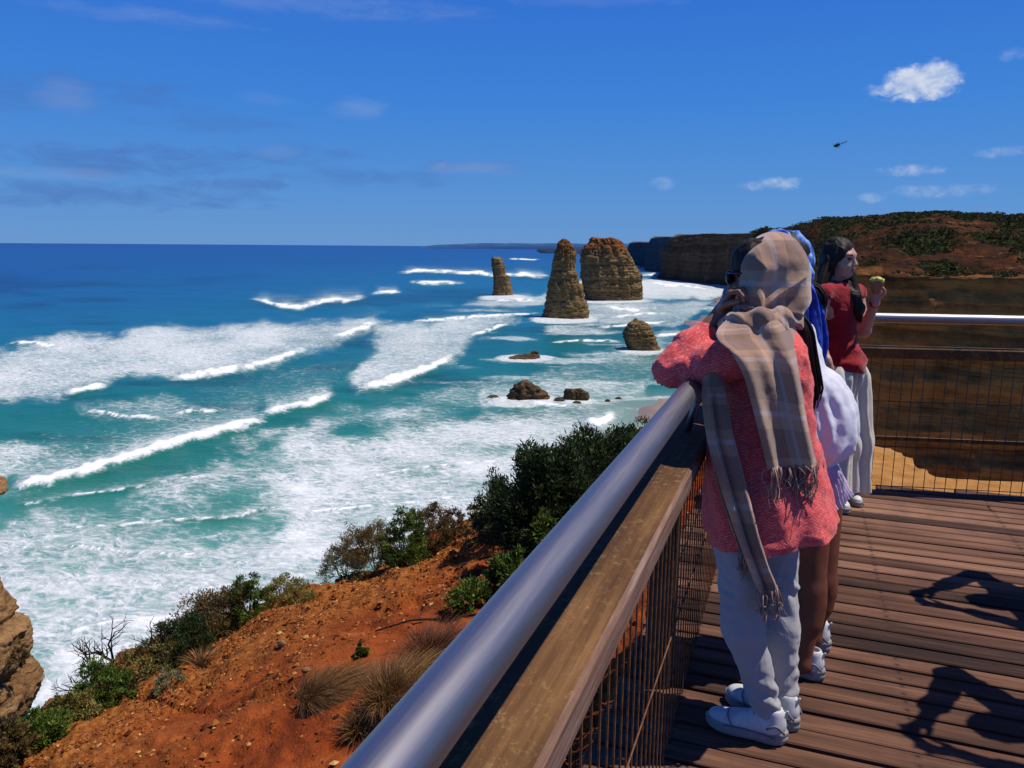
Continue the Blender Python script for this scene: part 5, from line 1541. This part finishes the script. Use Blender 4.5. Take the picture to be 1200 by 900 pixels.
# ---------------------------------------------------------------- the woman in coral
f1 = frame3(-.82 * RH + .57 * FH - .10 * UP)
hc1 = at(894, 324, 2.45)
B = Body(.022)
q1 = add_head(B, hc1, f1)
nk = at(895, 385, 2.44)
B.cap(q1(-.025, 0, -.05), nk, .052, .056, .02)
chest, waist, pel = at(888, 432, 2.41), at(888, 520, 2.39), at(882, 612, 2.37)
sl = -.5 * RH - .87 * FH
B.ell(chest, (.095, .135, .14), frame3(f1[:, 0])).cap(chest, waist, .12, .105).cap(waist, pel, .100, .085)
LSh, RSh = at(868, 414, 2.27), at(912, 406, 2.54)
LEl, LWr = at(789, 434, 2.37), at(846, 366, 2.43)
REl, RWr = at(838, 416, 2.66), at(800, 426, 2.47)
B.chain([LSh, LEl, LWr], [.042, .036, .027]).chain([RSh, REl, RWr], [.042, .036, .027])
add_hand(B, LWr, at(858, 343, 2.40) - LWr, f1[:, 1] * .5 + RH * .75 + UP * .1, 1.15, .92, -1)
add_hand(B, RWr, at(786, 430, 2.42) - RWr, -UP, .5, .92, 1)
lA = [at(868, 640, 2.29), at(870, 736, 2.275), at(899, 832, 2.275)]
lB = [at(906, 640, 2.43), at(914, 736, 2.385), at(921, 815, 2.355)]
for l in (lA, lB): B.chain(l, [.058, .040, .028])
HA, TA = onz(921, 872, 0), onz(829, 846, 0)
HB, TB = onz(935, 858, 0), onz(852, 818, 0)
for l, H_, T_ in ((lA, HA, TA), (lB, HB, TB)):
    B.chain([l[2], H_ + (T_ - H_) * .25 + UP * .045, H_ + (T_ - H_) * .7 + UP * .035], [.029, .024, .020])
P1 = person_body('person', B, M['skin_tan'], 'woman in coral print tunic and plaid headscarf leaning her elbow on the steel handrail', .0045)
face_bits(P1, q1, f1)
# hair showing in front of the hood and hanging out behind
Bh = Body(.02).ell(q1(.008, 0, .036), np.array([.088, .082, .086]), f1).ell(q1(.036, 0, .076), np.array([.052, .060, .034]), f1)
Bh.cut(q1(.105, 0, -.045), np.array([.075, .075, .088]), f1, .01)
link('hair', Bh.mesh('hair', .005, lambda V, N: .004 * fbm(V / np.array([.02, .02, .08]), 3, 4)), M['hair'], P1)
strands([at(928, 366, 2.43), at(938, 385, 2.42), at(943, 415, 2.43), at(949, 450, 2.45), at(952, 478, 2.46)], 150, .036, .0042, P1, 3)
# sunglasses
sg = MB()
for sd_ in (1, -1):
    sg.tube([q1(.098, .008 * sd_, .016), q1(.092, .055 * sd_, .018), q1(.06, .074 * sd_, .016), q1(-.02, .080 * sd_, .010)], [.003, .003, .004, .003], 6, dense=14)
s_ = sg.build('sunglasses', M['lens'], P1, smooth=True)
for sd_ in (1, -1):
    link('lens', Body(.004).ell(q1(.094, .034 * sd_, .004), (.010, .029, .024), f1).mesh('lens', .003), M['lens'], s_)
# tunic
def f_t(v, T):
    return .010 * np.sin(7 * T + 2.2 * v) * v ** 1.5 + .004 * np.sin(13 * T - 3 * v) * v
loft('tunic', [((880, 384), (922, 378), 2.42, .07), ((866, 402), (938, 396), 2.41, .125), ((856, 425), (944, 418), 2.40, .145), ((846, 462), (948, 455), 2.39, .15), ((836, 505), (952, 500), 2.38, .155), ((829, 548), (960, 540), 2.37, .165),
               ((828, 590), (966, 572), 2.355, .185), ((828, 620), (972, 598), 2.35, .20), ((829, 632), (973, 606), 2.35, .20)], M['coral'], P1, 128, 120, f_t, noise=.009, nscale=.09, seed=5)
Bs = Body(.03).chain([at(874, 414, 2.285), at(832, 428, 2.32), LEl + UP * .002, at(808, 408, 2.395), at(833, 388, 2.42)], [.076, .064, .057, .054, .051])
cuff_d = LWr - at(833, 388, 2.42); cuff_d /= np.linalg.norm(cuff_d)
Bs.cut(at(833, 388, 2.42) + cuff_d * .055, (.05, .1, .1), frame3(cuff_d), .006)
def wr(V, N):
    ax = (V - LEl)
    r_ = np.linalg.norm(ax, axis=1)
    return .0042 * np.sin(r_ * 105 + 4 * fbm(V / .09, 2, 9)) * np.exp(-((r_ - .07) / .07) ** 2) + .003 * fbm(V / np.array([.06, .06, .06]), 3, 8) - .003
link('sleeve', Bs.mesh('sleeve', .005, wr), M['coral'], P1)
Bs = Body(.03).chain([at(914, 406, 2.53), REl, RWr - (RWr - REl) * .35], [.062, .056, .05])
link('sleeve', Bs.mesh('sleeve', .006, lambda V, N: .006 * fbm(V / .05, 4, 18)), M['coral'], P1)
# jeans
Bj = Body(.035).cap(at(876, 606, 2.35), at(902, 604, 2.41), .115, .115)
Bj.chain(lA[:2] + [at(897, 826, 2.275)], [.080, .059, .046]).chain(lB[:2] + [at(920, 808, 2.355)], [.082, .057, .045])
for l, H_ in ((lA, HA), (lB, HB)): Bj.cut(np.array([l[2][0], l[2][1], .028]), (.11, .11, .062), None, .004)
def wj(V, N):
    z = V[:, 2]
    k = np.exp(-((z - .48) / .10) ** 2) + 1.2 * np.exp(-((z - .15) / .08) ** 2) + .6 * np.exp(-((z - .75) / .1) ** 2)
    return .0055 * k * np.sin(z * 120 + 6 * fbm(V / .12, 2, 33) + 42 * (V @ RH)) * sstep(-.5, .6, fbm(V / .09, 2, 34)) + .005 * fbm(V / np.array([.05, .05, .09]), 4, 31)
link('jeans', Bj.mesh('jeans', .005, wj), M['jeans'], P1)
shoe(P1, HA, TA); shoe(P1, HB, TB)
# plaid scarf: hood, collar wrap, back panel, front tail
tie = at(893, 364, 2.33)
Bo = Body(.06).ell(at(905, 322, 2.475), (.110, .140, .138), np.stack([RH, FH, UP], 1)).ell(at(921, 350, 2.45), (.070, .090, .058), np.stack([RH, FH, UP], 1))
Bo.cap(at(890, 318, 2.42), at(886, 364, 2.38), .060, .042).cap(at(886, 364, 2.38), at(914, 370, 2.40), .042, .040)
cutc = q1(.20, 0, -.02)
Bo.cut(cutc, (.150, .30, .30), f1, .01)
def hood_d(V, N):
    w = V - tie
    a = np.arctan2(w @ UP, w @ RH + .3 * (w @ FH)); r_ = np.linalg.norm(w, axis=1)
    s_ = np.exp(-((r_ - .09) / .09) ** 2)
    fl = 1 - 2 * np.abs(np.sin(a * 3.4 + 1.1 * fbm(V / .14, 2, 41) + 5 * r_)) ** .6
    return .011 * fl * s_ + .004 * np.sin(a * 9 + 2 * fbm(V / .1, 2, 42)) * s_ + .003 * fbm(V / .08, 3, 43) - .002
scf = link('scarf', Bo.mesh('scarf', .0045, hood_d), M['plaid_hood'], P1)
ringp = [at(856, 380, 2.36), at(866, 380, 2.29), at(888, 376, 2.275), at(912, 374, 2.32), at(930, 376, 2.42), at(918, 374, 2.54), at(880, 376, 2.56), at(856, 378, 2.47), at(856, 378, 2.36)]
Bc = Body(.03).chain(ringp, [.028, .032, .034, .034, .032, .030, .028, .028, .028])
def col_d(V, N):
    return .005 * np.sin((V @ UP) * 90 + 70 * (V @ RH) + 3 * fbm(V / .1, 2, 44)) + .003 * fbm(V / .05, 3, 45) - .003
link('collar_wrap', Bc.mesh('collar_wrap', .0045, col_d), M['plaid_hood'], scf)
pan, Vp = sheet('back_panel', [(864, 366, 2.335), (842, 383, 2.28), (838, 396, 2.23), (856, 414, 2.165), (870, 442, 2.165), (879, 475, 2.18), (889, 515, 2.19), (897, 547, 2.20)],
                [(912, 362, 2.345), (927, 372, 2.35), (936, 388, 2.36), (942, 412, 2.36), (947, 444, 2.355), (952, 478, 2.35), (958, 508, 2.34), (964, 531, 2.33)], M['plaid'], scf, 60, 110, .075, [(1.7, .020, .1, .12), (3.3, .007, .3, -.2)], .003, .09, 51)
fringe(Vp[:, -1], -UP * .97 + RH * .05, .105, 75, pan, 61)
tl, Vt = sheet('front_tail', [(824, 436, 2.27), (823, 470, 2.245), (829, 515, 2.215), (846, 575, 2.185), (868, 640, 2.165), (888, 692, 2.165)],
               [(846, 436, 2.26), (851, 470, 2.225), (860, 515, 2.19), (876, 575, 2.165), (893, 640, 2.15), (912, 690, 2.155)], M['plaid'], scf, 36, 100, .012, [(1.5, .012, .0, .1), (2.8, .005, .4, .3)], .004, .08, 53)
fringe(Vt[:, -1], -UP * .97 + RH * .16, .085, 34, tl, 62)
_, Vt2 = sheet('inner_tail', [(826, 440, 2.30), (826, 490, 2.275), (834, 545, 2.235), (852, 605, 2.205), (866, 645, 2.20)],
               [(842, 440, 2.29), (846, 490, 2.26), (856, 545, 2.225), (872, 605, 2.20), (884, 650, 2.19)], M['plaid'], scf, 24, 80, .008, [(1.2, .008, .2, .2)], .004, .08, 55)
fringe(Vt2[:, -1], -UP, .07, 22, scf, 63)

# ---------------------------------------------------------------- the woman in blue scarf and white blouse
f2 = frame3(-.80 * RH + .60 * FH)
hc2 = at(914, 312, 2.83)
B = Body(.022)
q2 = add_head(B, hc2, f2)
nk2 = at(920, 378, 2.80)
B.cap(q2(-.025, 0, -.05), nk2, .05, .055, .02)
ch2, wa2, pe2 = at(920, 420, 2.78), at(926, 500, 2.77), at(936, 572, 2.76)
B.ell(ch2, (.10, .14, .15), frame3(f2[:, 0])).cap(ch2, wa2, .115, .10).cap(wa2, pe2, .10, .125)
B.chain([at(900, 402, 2.68), at(850, 430, 2.76), at(830, 420, 2.84)], [.048, .04, .027]).chain([at(938, 400, 2.92), at(880, 420, 3.0), at(846, 415, 2.92)], [.048, .04, .027])
add_hand(B, at(830, 420, 2.84), -RH * .8 + FH * .4, -UP, .6, .9, -1); add_hand(B, at(846, 415, 2.92), -RH * .9 - FH * .2, -UP, .6, .9, 1)
l2a = [at(944, 585, 2.72), at(949, 690, 2.665), at(941, 779, 2.62)]
l2b = [at(958, 582, 2.84), at(962, 680, 2.79), at(953, 748, 2.77)]
for l in (l2a, l2b):
    B.chain(l, [.094, .056, .028]); B.cap(l[1] * .80 + l[2] * .20 + RH * .016, l[1] * .58 + l[2] * .42 + RH * .014, .046, .042, .03)
H2a, T2a = onz(965, 798, 0), onz(890, 772, 0)
H2b, T2b = onz(972, 765, 0), onz(890, 741, 0)
for l, H_, T_ in ((l2a, H2a, T2a), (l2b, H2b, T2b)): B.chain([l[2], H_ + (T_ - H_) * .25 + UP * .045, H_ + (T_ - H_) * .7 + UP * .035], [.029, .024, .020])
P2 = person_body('person', B, M['skin_brown'], 'bare-legged woman in blue headscarf and billowing white blouse, half hidden behind the coral tunic', .005)
face_bits(P2, q2, f2)
Bh = Body(.02).ell(q2(-.008, 0, .036), np.array([.100, .082, .092]), f2).cut(q2(.105, 0, -.03), np.array([.08, .08, .09]), f2, .01)
link('hair', Bh.mesh('hair', .006), M['hair'], P2)
strands([at(940, 335, 2.80), at(955, 340, 2.78), at(961, 352, 2.77), at(956, 366, 2.78)], 60, .022, .004, P2, 8)
loft('blouse', [((905, 372), (938, 370), 2.79, .06), ((893, 384), (950, 380), 2.78, .12), ((888, 410), (958, 404), 2.775, .14), ((888, 432), (962, 424), 2.77, .155), ((890, 452), (981, 438), 2.765, .175), ((892, 475), (993, 464), 2.76, .185), ((894, 500), (998, 494), 2.76, .19), ((896, 522), (993, 518), 2.76, .18), ((900, 538), (974, 535), 2.76, .15), ((905, 540), (962, 540), 2.76, .12)], M['white'], P2, 120, 110,
     lambda v, T: .007 * np.sin(5 * T + 9 * v) * sstep(.35, .8, v) + .005 * np.sin(13 * T - 7 * v) * sstep(.3, .8, v) + .005 * np.sin(23 * T + 9 * v + 3 * np.sin(7 * v) + 2 * np.sin(3 * T)) * sstep(.3, .7, v), noise=.006, nscale=.08, seed=15)
for s_, (a_, b_, c_) in (((1), (at(898, 402, 2.69), at(852, 430, 2.76), at(842, 425, 2.80))), ((-1), (at(938, 400, 2.91), at(882, 420, 2.99), at(860, 417, 2.95)))):
    link('sleeve', Body(.03).chain([a_, b_, c_], [.062, .055, .05]).mesh('sleeve', .007, lambda V, N: .007 * fbm(V / .06, 3, 71)), M['white'], P2)
loft('skirt', [((905, 520), (964, 518), 2.76, .13), ((902, 545), (976, 540), 2.76, .15), ((902, 566), (984, 558), 2.76, .165), ((904, 584), (989, 573), 2.76, .175)], M['lilac'], P2, 320, 60,
     lambda v, T: .0065 * np.sin(46 * T + .8 * np.sin(9 * v)) * sstep(.1, .6, v) + .012 * np.sin(5 * T + 2 * v) * v, noise=.007, nscale=.08, seed=25)
shoe(P2, H2a, T2a); shoe(P2, H2b, T2b)
Bo = Body(.035).ell(at(915, 309, 2.845), (.103, .128, .128), np.stack([RH, FH, UP], 1)).ell(at(936, 318, 2.80), (.040, .07, .07), np.stack([RH, FH, UP], 1)).cap(at(918, 352, 2.79), at(934, 362, 2.82), .05, .045)
Bo.cut(q2(.20, 0, -.02), (.150, .30, .30), f2, .01)
hd2 = lambda V, N: .009 * np.sin((V @ UP) * 55 + 60 * (V @ RH) + 3 * fbm(V / .1, 2, 81)) + .006 * fbm(V / .05, 3, 83) - .003
sc2 = link('scarf', Bo.mesh('scarf', .005, hd2), M['blue'], P2)
sheet('scarf_tail', [(934, 322, 2.72), (941, 345, 2.71), (944, 375, 2.70), (949, 405, 2.70), (955, 424, 2.70)], [(949, 326, 2.78), (960, 348, 2.77), (966, 372, 2.76), (968, 398, 2.76), (965, 425, 2.76)], M['blue2'], sc2, 36, 60, .02, [(1.8, .012, .1, .4), (3.4, .005, .2, -.3)], .007, .06, 85)

# ---------------------------------------------------------------- the woman in red
f3 = frame3(.64 * RH - .77 * FH - .05 * UP)
hc3 = at(984, 304, 4.66)
B = Body(.020)
q3 = add_head(B, hc3, f3)
nk3 = at(983, 336, 4.67)
B.cap(q3(-.020, 0, -.05), nk3, .048, .052, .02)
ch3, wa3, pe3 = at(982, 358, 4.66), at(982, 398, 4.66), at(984, 436, 4.66)
BF = frame3(.72 * RH - .69 * FH)
B.ell(ch3, (.085, .145, .13), BF).cap(ch3, wa3, .10, .088).cap(wa3, pe3, .088, .125)
ls3, rs3 = at(1003, 345, 4.775), at(964, 345, 4.55)
le3, lw3 = at(1013, 388, 4.72), at(1026, 352, 4.60)
B.chain([ch3 + UP * .07, ls3], [.06, .052]).chain([ch3 + UP * .07, rs3], [.06, .052])
B.chain([ls3, le3, lw3], [.047, .036, .024])
B.chain([rs3, at(957, 392, 4.56), at(970, 425, 4.47)], [.047, .036, .024])
add_hand(B, lw3, UP * 1.0 + RH * .05, f3[:, 0] * -.2 - RH * .45 - FH * .75, 1.0, .95, 1, thumb_in=.2)
add_hand(B, at(970, 425, 4.47), -UP + RH * .2, FH, .35, .92, -1)
l3 = [[at(990, 440, 4.72), at(995, 515, 4.68), at(996, 572, 4.66)], [at(974, 440, 4.60), at(976, 515, 4.57), at(978, 574, 4.56)]]
H3, T3 = [onz(984, 580, 0), onz(968, 586, 0)], [onz(1007, 595, 0), onz(992, 603, 0)]
for l, H_, T_ in zip(l3, H3, T3):
    B.chain(l, [.085, .055, .036]); B.chain([l[2], H_ + (T_ - H_) * .3 + UP * .045, H_ + (T_ - H_) * .75 + UP * .03], [.036, .033, .024])
P3 = person_body('person', B, M['skin_fair'], 'long-haired woman in sleeveless red top and cream trousers standing at the far railing', .005)
face_bits(P3, q3, f3)
Bh = Body(.018).ell(q3(-.020, 0, .038), np.array([.098, .088, .094]), f3).ell(q3(-.045, 0, -.03), np.array([.07, .085, .10]), f3)
Bh.chain([q3(-.03, -.072, .0), at(966, 322, 4.62), at(963, 342, 4.58), at(966, 352, 4.56)], [.036, .038, .034, .02])
Bh.chain([q3(-.05, .05, -.05), at(990, 335, 4.63), at(1000, 348, 4.58), at(1006, 362, 4.57), at(1007, 374, 4.58)], [.036, .034, .036, .034, .014])
Bh.chain([q3(.03, -.060, .055), q3(.0, -.082, -.02)], [.022, .026]).chain([q3(.03, .060, .055), q3(.0, .080, -.03)], [.022, .024])
Bh.cut(q3(.105, -.002, -.022), np.array([.080, .062, .088]), f3, .010)
link('hair', Bh.mesh('hair', .005, lambda V, N: .004 * fbm(V / np.array([.02, .02, .22]), 3, 91) + .002 * fbm(V / np.array([.007, .007, .10]), 2, 92)), M['hair'], P3)
strands([q3(.02, .058, .07), q3(.005, .082, .0), at(1001, 338, 4.63), at(1005, 354, 4.57), at(1008, 378, 4.57)], 120, .026, .0035, P3, 12)
strands([q3(.0, -.06, .07), q3(-.02, -.084, -.01), at(962, 334, 4.56), at(961, 352, 4.53), at(964, 372, 4.52)], 120, .028, .0035, P3, 13)
Bv = Body(.035).ell(ch3 + UP * .02, (.100, .145, .140), BF).cap(ch3 - UP * .03, wa3, .112, .102).cap(wa3, at(984, 425, 4.66), .102, .155)
for e_, s__ in ((ls3, 1), (rs3, -1)): Bv.cap(ch3 + UP * .075, ch3 + UP * .085 + (e_ - ch3 - UP * .08) * .98, .068, .060)
Bv.cut(ch3 + UP * .135 + BF[:, 0] * .10, (.10, .036, .105), BF, .006)
Bv.cut(ch3 + UP * .20, (.075, .075, .085), BF, .01)
Bv.cut(np.array([wa3[0], wa3[1], at(984, 430, 4.66)[2] - .2]), (.4, .4, .2), None, .004)
link('top', Bv.mesh('top', .005, lambda V, N: .004 * np.sin((V - wa3) @ UP * 70 + 30 * ((V - wa3) @ BF[:, 1]) + 3 * fbm(V / .12, 2, 36)) * sstep(.10, .0, (V - wa3) @ UP) + .005 * fbm(V / .06, 4, 37)), M['red'], P3)
Bt = Body(.04).cap(at(978, 438, 4.64), at(990, 438, 4.68), .118, .118)
Bt.chain([at(994, 445, 4.72), at(1000, 520, 4.69), at(1000, 581, 4.67)], [.118, .105, .10]).chain([at(974, 445, 4.60), at(974, 520, 4.58), at(975, 583, 4.57)], [.118, .105, .10])
Bt.cut(np.array([at(988, 575, 4.62)[0], at(988, 575, 4.62)[1], -.02]), (.6, .6, .10), None, .003)
def wt3(V, N):
    a = np.arctan2((V - pe3) @ FH, (V - pe3) @ RH)
    return .013 * np.sin(15 * a + 2 * fbm(V / np.array([.3, .3, .8]), 2, 95)) * sstep(1.0, .7, V[:, 2]) + .006 * fbm(V / np.array([.05, .05, .25]), 3, 96)
link('trousers', Bt.mesh('trousers', .006, wt3), M['cream'], P3)
for H_, T_ in zip(H3, T3): shoe(P3, H_, T_, 'flat')
mb = MB()
ax_ = lw3 - le3; ax_ /= np.linalg.norm(ax_)
mb.tube([lw3 - ax_ * .035, lw3 - ax_ * .012], .031, 14); mb.build('wristband', M['red'], P3, smooth=True)
# the snack in her hand
sn = at(1027.5, 331, 4.535)
snack = empty('snack', sn); tag(snack, 'small pastry with yellow-green topping held up by the woman in red', 'snack')
m = NT('pastry_case', .7, .3); m.col(m.ramp(m.noise(m.coord('Object'), 60, 5), [(.3, (0.22, 0.08, 0.03)), (.7, (0.42, 0.20, 0.08))])); M['case'] = m.m
m = NT('pistachio_topping', .5, .35); m.col(m.ramp(m.noise(m.coord('Object'), 45, 5, .7), [(.3, (0.20, 0.26, 0.03)), (.55, (0.55, 0.58, 0.10)), (.75, (0.75, 0.72, 0.35))])); M['topping'] = m.m
link('case', Body(.01).cap(sn - UP * .045, sn - UP * .002, .026, .040).mesh('case', .004), M['case'], snack)
Bq = Body(.008)
for k in range(7):
    a = k * .9; Bq.ell(sn + RH * .024 * cos(a) + FH * .024 * sin(a) + UP * (.010 + .004 * (k % 3)), (.020, .020, .014))
Bq.ell(sn + UP * .014, (.024, .024, .016))
link('topping', Bq.mesh('topping', .004, lambda V, N: .003 * fbm(V / .012, 3, 97)), M['topping'], snack)

# ---------------------------------------------------------------- two more visitors standing off to the right, shading the boards
def visitor(pos, face, label, skin_, shirt, pants, H=1.66, seed=0, elbow=.26, hand_z=1.48, longhair=False):
    k = H / 1.66
    Fv = frame3(face); c = np.array([pos[0], pos[1], 0.0])
    q = lambda x, y, z: c + Fv @ np.array([x, y, z]) * k
    B = Body(.022)
    hcq = q(.02, 0, 1.535)
    qq = add_head(B, hcq, Fv, k)
    B.cap(qq(-.02, 0, -.05), q(0, 0, 1.40), .05, .055, .02)
    B.ell(q(0, 0, 1.26), (.10, .155, .16), Fv).cap(q(0, 0, 1.22), q(0, 0, 1.02), .115, .105).cap(q(0, .03, .92), q(0, -.03, .92), .115, .115)
    hands = []
    for s in (1, -1):
        sh, el_, wr_ = q(0, .165 * s, 1.355), q(.13, elbow * s + .08 * s, 1.15), q(.30, .075 * s, hand_z - .03)
        B.chain([q(0, .05 * s, 1.35), sh, el_, wr_], [.06, .05, .038, .026])
        add_hand(B, wr_, q(.33, .05 * s, hand_z + .05) - wr_, -Fv[:, 1] * s + Fv[:, 0] * .4, .9, .95, -s)
        hip, kn, an = q(0, .09 * s, .88), q(.02, .10 * s, .48), q(-.02, .11 * s, .09)
        B.chain([hip, kn, an, q(.04, .115 * s, .045), q(.13, .12 * s, .03)], [.085, .056, .038, .035, .026])
    P = person_body('person', B, M[skin_], label, .006)
    face_bits(P, qq, Fv, k)
    Bh = Body(.02).ell(qq(-.018, 0, .036), np.array([.10, .086, .094]) * k, Fv)
    if longhair: Bh.chain([qq(-.06, 0, 0), q(-.09, 0, 1.40), q(-.11, 0, 1.22)], [.07, .07, .03])
    Bh.cut(qq(.105, 0, -.03), np.array([.08, .07, .09]) * k, Fv, .01)
    link('hair', Bh.mesh('hair', .006, lambda V, N: .004 * fbm(V / np.array([.02, .02, .1]), 3, 5)), M['hair'], P)
    Bs = Body(.03).ell(q(0, 0, 1.27), (.118, .172, .15), Fv).cap(q(0, 0, 1.22), q(0, 0, .90), .132, .14)
    Bt = Body(.03).cap(q(0, .05, .90), q(0, -.05, .90), .128, .128)
    for s in (1, -1):
        sh, el_, wr_ = q(0, .165 * s, 1.355), q(.13, elbow * s + .08 * s, 1.15), q(.30, .075 * s, hand_z - .03)
        Bs.chain([q(0, .05 * s, 1.345), sh, el_, wr_ * .7 + el_ * .3], [.07, .066, .052, .044])
        Bt.chain([q(0, .09 * s, .86), q(.02, .10 * s, .48), q(-.015, .11 * s, .09)], [.105, .078, .066])
    link('shirt', Bs.mesh('shirt', .006, lambda V, N: .007 * fbm(V / .07, 4, seed)), M[shirt], P)
    link('trousers', Bt.mesh('trousers', .006, lambda V, N: .007 * fbm(V / np.array([.06, .06, .12]), 4, seed + 1)), M[pants], P)
    for s in (1, -1): shoe(P, q(-.07, .11 * s, 0), q(.19, .13 * s, 0))
    ph = q(.335, 0, hand_z + .05)
    root = empty('phone', ph)
    Mx = np.eye(4); Mx[:3, 0], Mx[:3, 1], Mx[:3, 2] = Fv[:, 1], Fv[:, 2], Fv[:, 0]; Mx[:3, 3] = ph
    mb = MB(); mb.box((-.078, -.037, -.004), (.078, .037, .004), Mx, .003); mb.build('case', M['trim'], root)
    mb = MB(); mb.box((-.073, -.033, -.0062), (.073, .033, -.0042), Mx, .0008); mb.build('screen', M['lens'], root)
    return P, root
pA = onz(1356, 704, 0); pB = onz(1442, 850, 0)
_, ph = visitor(pA, -RH * .98 + FH * .10, 'visitor in rose knit past the right edge of the platform view, holding a phone up', 'skin_fair', 'rose', 'navy', 1.66, 301, .20)
tag(ph, 'dark phone held up by the visitor in rose knit at the right edge', 'phone')
_, ph = visitor(pB, -RH * .96 - FH * .18, 'visitor in grey shirt past the right edge, nearest the photographer, phone raised', 'skin_tan', 'grey', 'navy', 1.70, 311, .26)
tag(ph, 'dark phone held up by the visitor in grey shirt nearest the photographer', 'phone')

SC.cycles.max_bounces = 6; SC.cycles.diffuse_bounces = 3; SC.cycles.glossy_bounces = 3; SC.cycles.transmission_bounces = 2; SC.cycles.transparent_max_bounces = 4
SC.cycles.use_adaptive_sampling = True; SC.cycles.adaptive_threshold = 0.02
SC.cycles.use_denoising = True
SC.cycles.sample_clamp_indirect = 6
